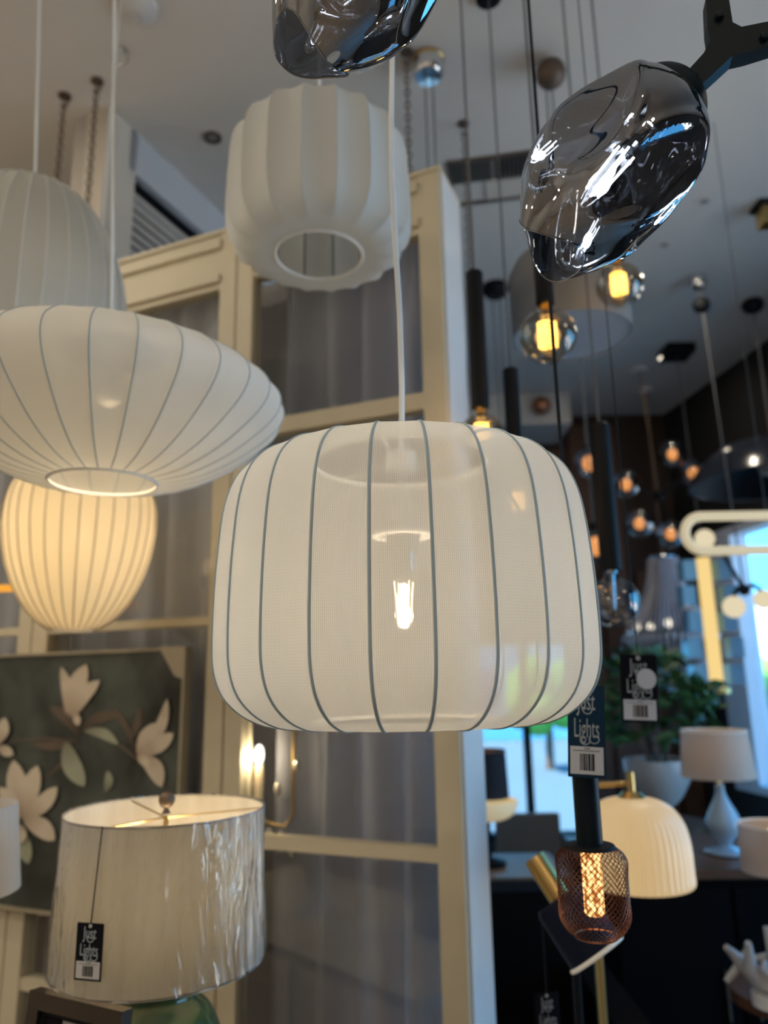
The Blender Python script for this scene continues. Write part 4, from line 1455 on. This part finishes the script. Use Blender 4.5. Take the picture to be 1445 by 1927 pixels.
# local x runs from the far end (left in the photo) to the near end, local y = away from viewer, z up
wP = s1p - s0p
m_, nta, outa = nodes_mat('painted_ground')
p_ = N(nta, 'ShaderNodeBsdfPrincipled')
p_.inputs['Roughness'].default_value = 0.28
tcn = N(nta, 'ShaderNodeTexCoord')
n1 = N(nta, 'ShaderNodeTexNoise')
n1.inputs['Scale'].default_value = 4.5
n1.inputs['Detail'].default_value = 6
n1.inputs['Distortion'].default_value = 0.6
r1 = N(nta, 'ShaderNodeValToRGB')
r1.color_ramp.elements[0].position = 0.36
r1.color_ramp.elements[0].color = (0.018, 0.019, 0.015, 1)
r1.color_ramp.elements[1].position = 0.68
r1.color_ramp.elements[1].color = (0.095, 0.11, 0.10, 1)
nta.links.new(tcn.outputs['Object'], n1.inputs['Vector'])
nta.links.new(n1.outputs[0], r1.inputs[0])
nta.links.new(r1.outputs[0], p_.inputs['Base Color'])
nta.links.new(p_.outputs[0], outa.inputs[0])
obj('canvas', box(BM(), (0.006, 0.0, z0p + 0.006), (wP - 0.006, 0.02, z1p - 0.006)), m_, t, smooth=False)
for lo, hi in (((0, -0.008, z1p - 0.008), (wP, 0.022, z1p)), ((0, -0.008, z0p), (wP, 0.022, z0p + 0.008)), ((0, -0.008, z0p), (0.008, 0.022, z1p)), ((wP - 0.008, -0.008, z0p), (wP, 0.022, z1p))):
    obj('frame_bar', box(BM(), lo, hi), mat('pale_gold_frame', (0.42, 0.37, 0.27), 0.4, metal=0.3), t, smooth=False)
PN = V


def onpic(px_, py_):
    r = ray(px_, py_)
    c_ = C0 - V * 0.022
    tq = ((c_ - CAM).dot(V)) / r.dot(V)
    w_ = CAM + r * tq
    return (s1p - (w_ - C0).dot(U), w_.z)


def petal_mat(name, c_in, c_out):
    m_, n_, o_2 = nodes_mat(name)
    pp = N(n_, 'ShaderNodeBsdfPrincipled')
    pp.inputs['Roughness'].default_value = 0.35
    uv = N(n_, 'ShaderNodeUVMap')
    sx = N(n_, 'ShaderNodeSeparateXYZ')
    rp = N(n_, 'ShaderNodeValToRGB')
    rp.color_ramp.elements[0].color = C4(c_in)
    rp.color_ramp.elements[1].color = C4(c_out)
    rp.color_ramp.elements[1].position = 0.75
    nz_ = N(n_, 'ShaderNodeTexNoise')
    nz_.inputs['Scale'].default_value = 60
    ad_ = N(n_, 'ShaderNodeMath', operation='MULTIPLY_ADD')
    ad_.inputs[1].default_value = 0.35
    n_.links.new(uv.outputs[0], sx.inputs[0])
    n_.links.new(nz_.outputs[0], ad_.inputs[0])
    n_.links.new(sx.outputs[1], ad_.inputs[2])
    n_.links.new(ad_.outputs[0], rp.inputs[0])
    n_.links.new(rp.outputs[0], pp.inputs['Base Color'])
    n_.links.new(pp.outputs[0], o_2.inputs[0])
    return m_


M_pet = petal_mat('painted_petal', (0.28, 0.19, 0.13), (0.62, 0.54, 0.43))
M_leafp = petal_mat('painted_leaf', (0.14, 0.13, 0.085), (0.34, 0.36, 0.27))
M_brn = petal_mat('painted_dark_leaf', (0.035, 0.026, 0.02), (0.12, 0.09, 0.065))


def petals(name, lst, m_, lvl=0):
    """flat painted petals: each from base px point to tip px point with a width in px"""
    bm = BM()
    uvl = bm.loops.layers.uv.active
    for idx, (x0, y0, x1, y1, wd, bend) in enumerate(lst):
        n_ = 10
        L_, R_ = [], []
        dx, dy = x1 - x0, y1 - y0
        ln = math.hypot(dx, dy)
        nx_, ny_ = -dy / ln, dx / ln
        for i in range(n_ + 1):
            s = i / n_
            wv = wd / 2 * (math.sin(PI * min(1, s ** 0.75)) ** 0.7) * (0.55 + 0.75 * s) if 0 < i < n_ else 0.5
            cx_ = x0 + dx * s + nx_ * bend * math.sin(PI * s)
            cy_ = y0 + dy * s + ny_ * bend * math.sin(PI * s)
            for lst_, sg in ((L_, -1), (R_, 1)):
                X_, Z_ = onpic(cx_ + nx_ * wv * sg, cy_ + ny_ * wv * sg)
                X_ = min(max(X_, 0.009), wP - 0.009)
                lst_.append((bm.verts.new((X_, -0.0006 - 0.00025 * (idx + lvl), Z_)), s))
        for i in range(n_):
            f = bm.faces.new((L_[i][0], R_[i][0], R_[i + 1][0], L_[i + 1][0]))
            for l, (u_, v_) in zip(f.loops, ((0, L_[i][1]), (1, R_[i][1]), (1, R_[i + 1][1]), (0, L_[i + 1][1]))):
                l[uvl].uv = (u_, v_)
    po = obj(name, bm, m_, t, smooth=False)
    po['kind'] = 'stuff'
    return po


petals('painted_stem', [(160, 1400, 20, 1395, 6, 8), (150, 1370, 270, 1440, 7, -10), (270, 1440, 330, 1480, 5, 4), (60, 1480, 150, 1400, 6, 6)], M_brn)
petals('painted_leaf', [(150, 1385, 95, 1330, 26, 8), (150, 1375, 235, 1345, 22, -10), (150, 1390, 60, 1400, 20, -8), (240, 1400, 265, 1330, 16, 6), (255, 1410, 215, 1330, 14, 4)], M_brn, 5)
petals('painted_leaf', [(125, 1395, 160, 1480, 40, 6), (200, 1490, 205, 1450, 18, 4), (45, 1560, 55, 1625, 30, 2), (160, 1375, 225, 1400, 22, -8)], M_leafp, 12)
petals('painted_magnolia', [(128, 1345, 118, 1255, 24, 6), (135, 1350, 165, 1250, 40, -6), (140, 1350, 190, 1280, 30, -8), (145, 1340, 150, 1365, 16, 0)], M_pet, 18)
petals('painted_magnolia', [(258, 1415, 318, 1315, 24, 16), (262, 1418, 300, 1360, 34, -2), (262, 1418, 330, 1380, 34, 4), (262, 1418, 308, 1480, 36, -10), (262, 1420, 285, 1440, 20, 0)], M_pet, 24)
petals('painted_magnolia', [(45, 1540, 30, 1430, 44, 0), (48, 1540, 75, 1440, 40, -2), (50, 1540, 112, 1480, 34, 4), (48, 1540, 108, 1580, 40, -6), (40, 1545, 5, 1480, 34, 4), (42, 1550, 45, 1585, 26, 0)], M_pet, 30)
petals('painted_magnolia', [(2, 1400, 14, 1350, 26, 2), (2, 1405, 30, 1420, 22, 0), (-60, 1400, -70, 1330, 36, 3), (-60, 1400, -20, 1350, 30, 0), (-60, 1400, -90, 1450, 30, 0)], M_pet, 36)
# cardboard corner protector
X0, Z0 = onpic(362, 1222)
bm = BM()
tri = [(wP + 0.002, z1p + 0.002), (wP - 0.085, z1p + 0.002), (wP - 0.03, z1p - 0.075), (wP + 0.002, z1p - 0.085)]
prism(bm, tri, -0.0115, -0.0085)
obj('corner_protector', bm, mat('cardboard_cream', (0.50, 0.45, 0.36), 0.8), t, smooth=False, label='cream cardboard corner protector')

# amber light bar + blue screen at the edge of the photo behind the glowing pendant
c = pt(5, 1107, 2.0)
t = thing('amber_light_bar', 'orange glowing bar light at the photo edge behind the glowing pendant', 'bar light', (c.x, c.y, c.z))
obj('bar', tube(BM(), [(-0.3, 0.02, 0), (0.035, 0, 0)], 0.010, 12), emat('amber_bar_glow', (1.0, 0.42, 0.05), 1.0), t)
obj('bracket', tube(BM(), [(-0.25, 0.02, 0), (-0.25, 0.3, 0.02)], 0.006, 8), M_brass, t)

# added candle lamp, standing in for a chandelier reflected in the glass
cb = pt(486, 1425, 2.02)
t = thing('candle_reflection', 'candle style stand-in for a crystal chandelier reflected in the partition glass', 'reflection stand-in', (cb.x, 2.03, cb.z - 0.14))
obj('bulb', ball(BM(), (0, 0, 0.145), 0.013, 14, 2.0), emat('candle_reflection_glow', (1.0, 0.93, 0.8), 4), t)
obj('candle_sleeve', lathe(BM(), [(0, 0.12), (0.013, 0.12), (0.013, 0.03), (0, 0.03)], 20), mat('warm_sleeve', (0.75, 0.62, 0.42), 0.5), t)
obj('drip_cup', lathe(BM(), [(0, 0.03), (0.03, 0.034), (0.03, 0.03), (0.005, 0.02), (0, 0.01)], 24), M_clear, t)
obj('arm', tube(BM(), [(0, 0, 0.02), (0.02, 0, -0.02), (0.07, 0, -0.03), (0.09, 0, 0.0), (0.09, 0, 0.2)], 0.005, 8), M_brass, t)
for k, (dx, dz) in enumerate(((0.05, 0.06), (0.062, -0.06), (0.09, -0.09), (0.03, -0.05), (0.1, 0.12))):
    obj('crystal', ball(BM(), (dx, -0.005, dz), 0.010, 8, 1.8), mat('cut_crystal', (0.7, 0.66, 0.55), 0.1, metal=0.5), t)
obj('mount', tube(BM(), [(0.09, 0, 0.2), (0.09, 0.15, 0.2)], 0.006, 8), M_brass, t)
light('bulb_light', 'POINT', (cb.x, 2.0, cb.z), 0.8, (1.0, 0.8, 0.5), 0.02)  # glow added for the reflection stand-in

# ------------------------------------------------------------------ lower right: floor lamp, spotlight, lamps, furniture
# opal dome floor lamp
YO = 1.9
cz = pt(1196, 1590, YO)
zt3 = pt(1200, 1497, YO + 0.02).z
zb3 = pt(1200, 1662, YO).z
pole = pt(1112, 1560, YO)
xo = cz.x
t = thing('brass_floor_lamp', 'brass floor lamp with a glowing ribbed opal dome shade hung from its arm', 'floor lamp', (pole.x - 0.005, YO, 0))
xr = xo - t.location.x
M_opal = mat('opal_ribbed_glass', (0.42, 0.36, 0.29), 0.35, emit=(1.0, 0.66, 0.27), strength=0.46, vary=0.02)
hD = zt3 - zb3
dome = [(r_ * 0.91, z_) for r_, z_ in [(0.132, 0), (0.137, 0.006), (0.1365, 0.03), (0.135, hD * 0.45), (0.126, hD * 0.68), (0.103, hD * 0.86), (0.07, hD * 0.96), (0.03, hD), (0.0, hD)]]
bm = BM()
dp = smoothprof(dome, 3)
n = 144
rings = []
for r, z in dp:
    rings.append([bm.verts.new(((r * (1 + 0.012 * math.cos(48 * 2 * PI * i / n))) * math.cos(2 * PI * i / n), (r * (1 + 0.012 * math.cos(48 * 2 * PI * i / n))) * math.sin(2 * PI * i / n), z)) for i in range(n)])
for k in range(len(rings) - 1):
    for i in range(n):
        j = (i + 1) % n
        bm.faces.new((rings[k][i], rings[k][j], rings[k + 1][j], rings[k + 1][i]))
obj('dome_shade', bm, M_opal, t, loc=(xr, 0, zb3))
obj('shade_cap', lathe(BM(), [(0, 0.012), (0.02, 0.012), (0.034, -0.002), (0, -0.003)], 28), M_brass, t, loc=(xr, 0, zt3))
zarm = pt(1150, 1478, YO).z
obj('arm', tube(BM(), [(0, 0, zarm), (xr, 0, zarm + 0.004)], 0.006, 10), M_brass, t)
obj('arm_stem', tube(BM(), [(xr, 0, zt3), (xr, 0, zarm + 0.03)], 0.010, 12), M_brass, t)
obj('pole', tube(BM(), [(0, 0, 0.02), (0, 0, zarm + 0.01)], 0.011, 12), M_brass, t)
obj('foot', lathe(BM(), [(0, 0), (0.14, 0), (0.14, 0.015), (0.02, 0.022), (0, 0.022)], 40), M_brass, t)
light('bulb_light', 'POINT', (xo, YO, zb3 - 0.03), 0.5, (1.0, 0.8, 0.52), 0.08)

# navy spotlight, tilted
YN = 1.45
c1_ = pt(1123, 1796, YN)
c0_ = pt(1022, 1640, YN + 0.05)
dN = (c1_ - c0_).normalized()
q = dN.to_track_quat('-Z', 'Y')
t = thing('navy_reading_lamp', 'tilted navy cylinder reading lamp with a brass neck, under the wire mesh pendant', 'reading lamp', (c1_.x - 0.01, YN + 0.13, 0))
LN = (c1_ - c0_).length
Mq = Matrix.Translation(c1_ - t.location) @ q.to_matrix().to_4x4()
obj('lamp_head', lathe(BM(), [(0.050, 0.0), (0.0525, 0.0), (0.0525, LN * 0.62), (0.047, LN * 0.68), (0, LN * 0.68)], 40, Mq), mat('navy_enamel', (0.006, 0.010, 0.028), 0.5, spec=0.12), t)
obj('lamp_lip', tube(BM(), [Mq @ Vector((0.0525 * math.cos(2 * PI * k / 40), 0.0525 * math.sin(2 * PI * k / 40), 0.0)) for k in range(40)], 0.0038, 8, True), mat('white_lip', (0.75, 0.73, 0.66), 0.5, emit=(1, 0.9, 0.7), strength=0.12), t)
obj('brass_neck', lathe(BM(), [(0.0, LN * 0.66), (0.021, LN * 0.66), (0.021, LN * 1.18), (0.0, LN * 1.19)], 28, Mq), M_brass, t)
obj('reflector', lathe(BM(), [(0.049, 0.001), (0.03, 0.05), (0, 0.055)], 32, Mq), M_brass, t)
obj('stand', tube(BM(), [Mq @ Vector((0, 0, LN * 0.4)), (0, 0, c1_.z + 0.02), (0, 0, 0.02)], 0.008, 8), M_black, t)
obj('foot', lathe(BM(), [(0, 0), (0.12, 0), (0.12, 0.015), (0, 0.02)], 32), M_black, t)
tg = pt(1028, 1868, 1.6)
price_tag('black price tag with pale lettering in the dark at the bottom edge', tg, 0.2, 0.05, 0.10, M_blkcard, M_blkcard, string=(tg.x, tg.y, tg.z + 0.12))

# sideboard
t = thing('black_sideboard', 'black sideboard with a walnut edged top in the dark lower corner', 'sideboard', (1.16, 3.0, 0))
M_dull = mat('dull_black_lacquer', (0.005, 0.005, 0.006), 0.8, vary=0.2, spec=0.03)
M_waln = mat('walnut', (0.10, 0.045, 0.022), 0.4, vary=0.35, scale=8)
obj('body', bevel(box(BM(), (-0.42, -0.25, 0.06), (0.40, 0.3, 0.83)), 0.05, 4), M_dull, t)
obj('top', bevel(box(BM(), (-0.44, -0.28, 0.83), (0.42, 0.32, 0.86)), 0.008), M_waln, t, smooth=False)
for x in (-0.36, 0.34):
    for y in (-0.2, 0.24):
        obj('leg', tube(BM(), [(x, y, 0), (x, y, 0.07)], 0.02, 8), M_black, t)
for x in (-0.4, 0.0):
    dd = obj('door', bevel(box(BM(), (x, -0.262, 0.1), (x + 0.385, -0.25, 0.8)), 0.004), M_dull, t, smooth=False)
    obj('handle', tube(BM(), [(x + (0.34 if x < -0.2 else 0.04), -0.27, 0.4), (x + (0.34 if x < -0.2 else 0.04), -0.27, 0.55)], 0.005), M_bronze, dd)

# beige drum lamp on the sideboard
def drum_lamp(name, label, px_, ytop, ybot, Y, r0, r1, basez, mshade, base='glass', glow=0.6):
    c_ = pt(px_, ytop, Y)
    zt_2 = c_.z
    zb_2 = pt(px_, ybot, Y).z
    t = thing(name, label, 'table lamp', (c_.x, Y, basez))
    obj('shade', lathe(BM(), [(r1, zb_2 - basez), (r0, zt_2 - basez)], 48), mshade, t)
    obj('shade_rim', tube(BM(), [(r0 * math.cos(k * PI / 24), r0 * math.sin(k * PI / 24), zt_2 - basez) for k in range(48)], 0.003, 6, True), M_ring, t)
    h2 = zb_2 - basez
    if base == 'glass':
        obj('base', lathe(BM(), smoothprof([(0.07, 0), (0.075, 0.012), (0.02, 0.03), (0.055, h2 * 0.3), (0.06, h2 * 0.45), (0.02, h2 * 0.75), (0.015, h2 * 0.9), (0, h2 * 0.92)], 3), 32), mat('pale_blue_glass', (0.35, 0.48, 0.60), 0.12), t)
    else:
        obj('base', lathe(BM(), smoothprof([(0.08, 0), (0.08, 0.015), (0.02, 0.03), (0.02, h2 * 0.6), (0.012, h2), (0, h2)], 3), 28), M_black, t)
    obj('stem', tube(BM(), [(0, 0, h2 * 0.9), (0, 0, zt_2 - basez - 0.03)], 0.006, 8), M_brass, t)
    obj('bulb', ball(BM(), (0, 0, (zt_2 + zb_2) / 2 - basez + 0.02), 0.028, 12, 1.3), emat('warm_table_bulb', (1.0, 0.6, 0.22), 3), t)
    if glow:
        light('bulb_light', 'POINT', (c_.x, Y, (zt_2 + zb_2) / 2 + 0.03), glow, (1.0, 0.68, 0.36), 0.03)
    return t


M_beige = fabric('beige_shade_fabric', (0.58, 0.50, 0.44), see=0, trans=0.25)
M_taupe = fabric('taupe_shade_fabric', (0.42, 0.38, 0.36), see=0, trans=0.2)
drum_lamp('beige_drum_lamp', 'beige drum shade table lamp with pale blue glass base on the sideboard', 1342, 1375, 1462, 2.95, 0.118, 0.132, 0.86, M_beige)
# side table + taupe lamp at the right edge
c = pt(1452, 1560, 2.3)
t = thing('round_side_table', 'dark round side table at the photo edge under the taupe lamp', 'table', (c.x, 2.3, 0))
obj('tabletop', lathe(BM(), [(0, 0.62), (0.16, 0.62), (0.16, 0.65), (0, 0.65)], 40), M_waln, t)
obj('column', tube(BM(), [(0, 0, 0.02), (0, 0, 0.62)], 0.025), M_black, t)
obj('foot', lathe(BM(), [(0, 0), (0.18, 0), (0.18, 0.02), (0, 0.03)], 32), M_black, t)
drum_lamp('taupe_drum_lamp', 'taupe drum shade table lamp cut by the photo edge, on the round side table', 1455, 1552, 1640, 2.3, 0.095, 0.10, 0.65, M_taupe, base='plain')
# white organic sculpture under it
c = pt(1428, 1740, 2.16)
t = thing('coral_sculpture', 'white branching coral like sculpture at the photo edge in the dark', 'sculpture', (c.x + 0.03, 2.20, 0.65))
for k in range(9):
    a_ = k * 0.7
    ln = random.uniform(0.06, 0.12)
    obj('branch', tube(BM(), [(0, 0, 0.03), (0.03 * math.cos(a_), 0.03 * math.sin(a_), 0.06), (0.6 * ln * math.cos(a_), 0.5 * ln * math.sin(a_), 0.10), (ln * math.cos(a_ + 0.5), 0.6 * ln * math.sin(a_ + 0.5), 0.11 + 0.07 * math.sin(k * 1.7))], [0.02, 0.024, 0.018, 0.008], 8), mat('white_plaster', (0.42, 0.42, 0.43), 0.7), t)
obj('plinth', lathe(BM(), [(0, 0), (0.05, 0), (0.05, 0.03), (0, 0.035)], 24), M_white, t)
# potted plant in a white urn behind
YP = 3.6
c = pt(1240, 1470, YP)
zs = 0.86
t = thing('plant_stand', 'dark plant stand behind the sideboard under the white urn', 'stand', (c.x, YP, 0))
obj('tabletop', lathe(BM(), [(0, 0.83), (0.2, 0.83), (0.2, 0.86), (0, 0.86)], 36), M_waln, t)
for k in range(4):
    a_ = PI / 4 + k * PI / 2
    obj('leg', tube(BM(), [(0.17 * math.cos(a_), 0.17 * math.sin(a_), 0), (0.14 * math.cos(a_), 0.14 * math.sin(a_), 0.83)], 0.014, 6), M_black, t)
t = thing('potted_bush', 'leafy green bush in a wide white urn behind the price tags', 'plant', (c.x, YP, 0.86))
obj('urn', lathe(BM(), smoothprof([(0.07, 0), (0.08, 0.015), (0.04, 0.05), (0.09, 0.10), (0.14, 0.19), (0.15, 0.26), (0.145, 0.27), (0.13, 0.26)], 3), 40), mat('white_ceramic', (0.50, 0.50, 0.50), 0.3), t)
for k in range(6):
    a_ = k * 1.05
    obj('stem', tube(BM(), [(0.02 * math.cos(a_), 0.02 * math.sin(a_), 0.2), (0.08 * math.cos(a_), 0.08 * math.sin(a_), 0.4), (0.22 * math.cos(a_), 0.22 * math.sin(a_), 0.62)], [0.008, 0.006, 0.003], 6), M_bronze, t)
lf = BM()
for i in range(5):
    pass
pl = [(0, 0, 0), (0.022, 0.03, 0.006), (0.026, 0.06, 0.004), (0.014, 0.09, -0.004), (0, 0.115, -0.014), (-0.014, 0.09, -0.004), (-0.026, 0.06, 0.004), (-0.022, 0.03, 0.006)]
vsx = [lf.verts.new(p_) for p_ in pl]
mid = [lf.verts.new(p_) for p_ in ((0, 0.03, -0.003), (0, 0.06, -0.005), (0, 0.09, -0.010))]
for f in ((vsx[0], vsx[1], mid[0]), (vsx[1], vsx[2], mid[1], mid[0]), (vsx[2], vsx[3], mid[2], mid[1]), (vsx[3], vsx[4], mid[2]), (vsx[4], vsx[5], mid[2]), (vsx[5], vsx[6], mid[1], mid[2]), (vsx[6], vsx[7], mid[0], mid[1]), (vsx[7], vsx[0], mid[0])):
    lf.faces.new(f)
M_leaf = mat('leaf_green', (0.035, 0.10, 0.03), 0.4, vary=0.5, scale=20)
l0 = None
for k in range(230):
    a_, b_ = random.uniform(0, 2 * PI), random.uniform(-0.5, 1.0)
    rr_ = random.uniform(0.5, 1) ** 0.5
    loc = (0.30 * rr_ * math.cos(a_) * math.sqrt(max(0.1, 1 - b_ * b_)), 0.24 * rr_ * math.sin(a_), 0.48 + 0.27 * b_)
    rot = (random.uniform(-0.8, 0.8), random.uniform(-0.8, 0.8), random.uniform(0, 2 * PI))
    if l0 is None:
        l0 = obj('leaf', lf, M_leaf, t, loc=loc, rot=rot)
    else:
        inst('leaf', l0.data, t, loc, rot)

# left group under the back window: side table, black drum lamp with cream bowl, grey chair, books
YK = 3.2
c = pt(920, 1640, YK)
t = thing('wooden_side_table', 'pale wooden side table beyond the partition end', 'table', (c.x + 0.08, YK, 0))
zt4 = pt(960, 1652, YK - 0.2).z
obj('tabletop', bevel(box(BM(), (-0.24, -0.2, zt4 - 0.05), (0.20, 0.2, zt4)), 0.006), mat('pale_oak', (0.22, 0.15, 0.09), 0.5, vary=0.25, scale=9), t, smooth=False)
for x in (-0.2, 0.16):
    for y in (-0.16, 0.16):
        obj('leg', tube(BM(), [(x, y, 0), (x, y, zt4 - 0.05)], 0.016, 8), M_bronze, t)
t = thing('black_drum_lamp', 'table lamp with black drum shade above a glowing cream bowl, beside the blue window', 'table lamp', (c.x, YK, zt4))
zA = pt(915, 1412, YK).z - zt4
zB = pt(915, 1500, YK).z - zt4
zC = pt(915, 1530, YK).z - zt4
obj('shade', lathe(BM(), [(0.095, zB), (0.088, zA)], 40), mat('black_shade_fabric', (0.012, 0.012, 0.02), 0.8), t)
obj('shade_rim', tube(BM(), [(0.088 * math.cos(k * PI / 20), 0.088 * math.sin(k * PI / 20), zA) for k in range(40)], 0.004, 6, True), M_copper, t)
obj('bowl', lathe(BM(), smoothprof([(0.0, zC - 0.03), (0.06, zC - 0.025), (0.11, zC), (0.13, zC + 0.045), (0.125, zC + 0.05)], 3), 40), mat('cream_bowl', (0.8, 0.7, 0.5), 0.4, emit=(1, 0.78, 0.42), strength=0.35), t)
obj('base', lathe(BM(), [(0, 0), (0.07, 0), (0.07, 0.015), (0.015, 0.03), (0.015, zC - 0.02), (0, zC - 0.02)], 28), M_black, t)
c = pt(1012, 1600, 3.4)
t = thing('grey_dining_chair', 'grey upholstered chair beside the wooden side table, half hidden', 'chair', (c.x + 0.06, 3.9, 0))
M_gf = mat('grey_upholstery', (0.16, 0.145, 0.13), 0.9, vary=0.15, bump=0.2, scale=60)
obj('backrest', bevel(box(BM(), (-0.15, 0.10, 0.48), (0.17, 0.16, 0.83)), 0.03, 3), M_gf, t)
obj('seat', bevel(box(BM(), (-0.19, -0.26, 0.40), (0.21, 0.12, 0.49)), 0.03, 3), M_gf, t)
for x in (-0.16, 0.18):
    for y in (-0.22, 0.1):
        obj('leg', tube(BM(), [(x, y, 0), (x, y, 0.41)], [0.012, 0.018], 8), M_black, t)
c = pt(1000, 1800, 2.6)
t = thing('dark_armchair', 'near black armchair low in the dark under the reading lamp', 'armchair', (c.x - 0.12, 2.55, 0))
M_dk = mat('charcoal_velvet', (0.008, 0.007, 0.007), 0.9, vary=0.3, spec=0.05)
obj('seat', bevel(box(BM(), (-0.28, -0.3, 0.12), (0.28, 0.25, 0.42)), 0.05, 3), M_dk, t)
obj('backrest', bevel(box(BM(), (-0.30, 0.18, 0.3), (0.30, 0.32, 0.80)), 0.06, 3), M_dk, t)
for x in (-0.36, 0.28):
    obj('armrest', bevel(box(BM(), (x, -0.3, 0.12), (x + 0.1, 0.25, 0.58)), 0.04, 3), M_dk, t)
for x in (-0.28, 0.28):
    for y in (-0.26, 0.24):
        obj('leg', tube(BM(), [(x, y, 0), (x, y, 0.13)], 0.018, 8), M_waln, t)
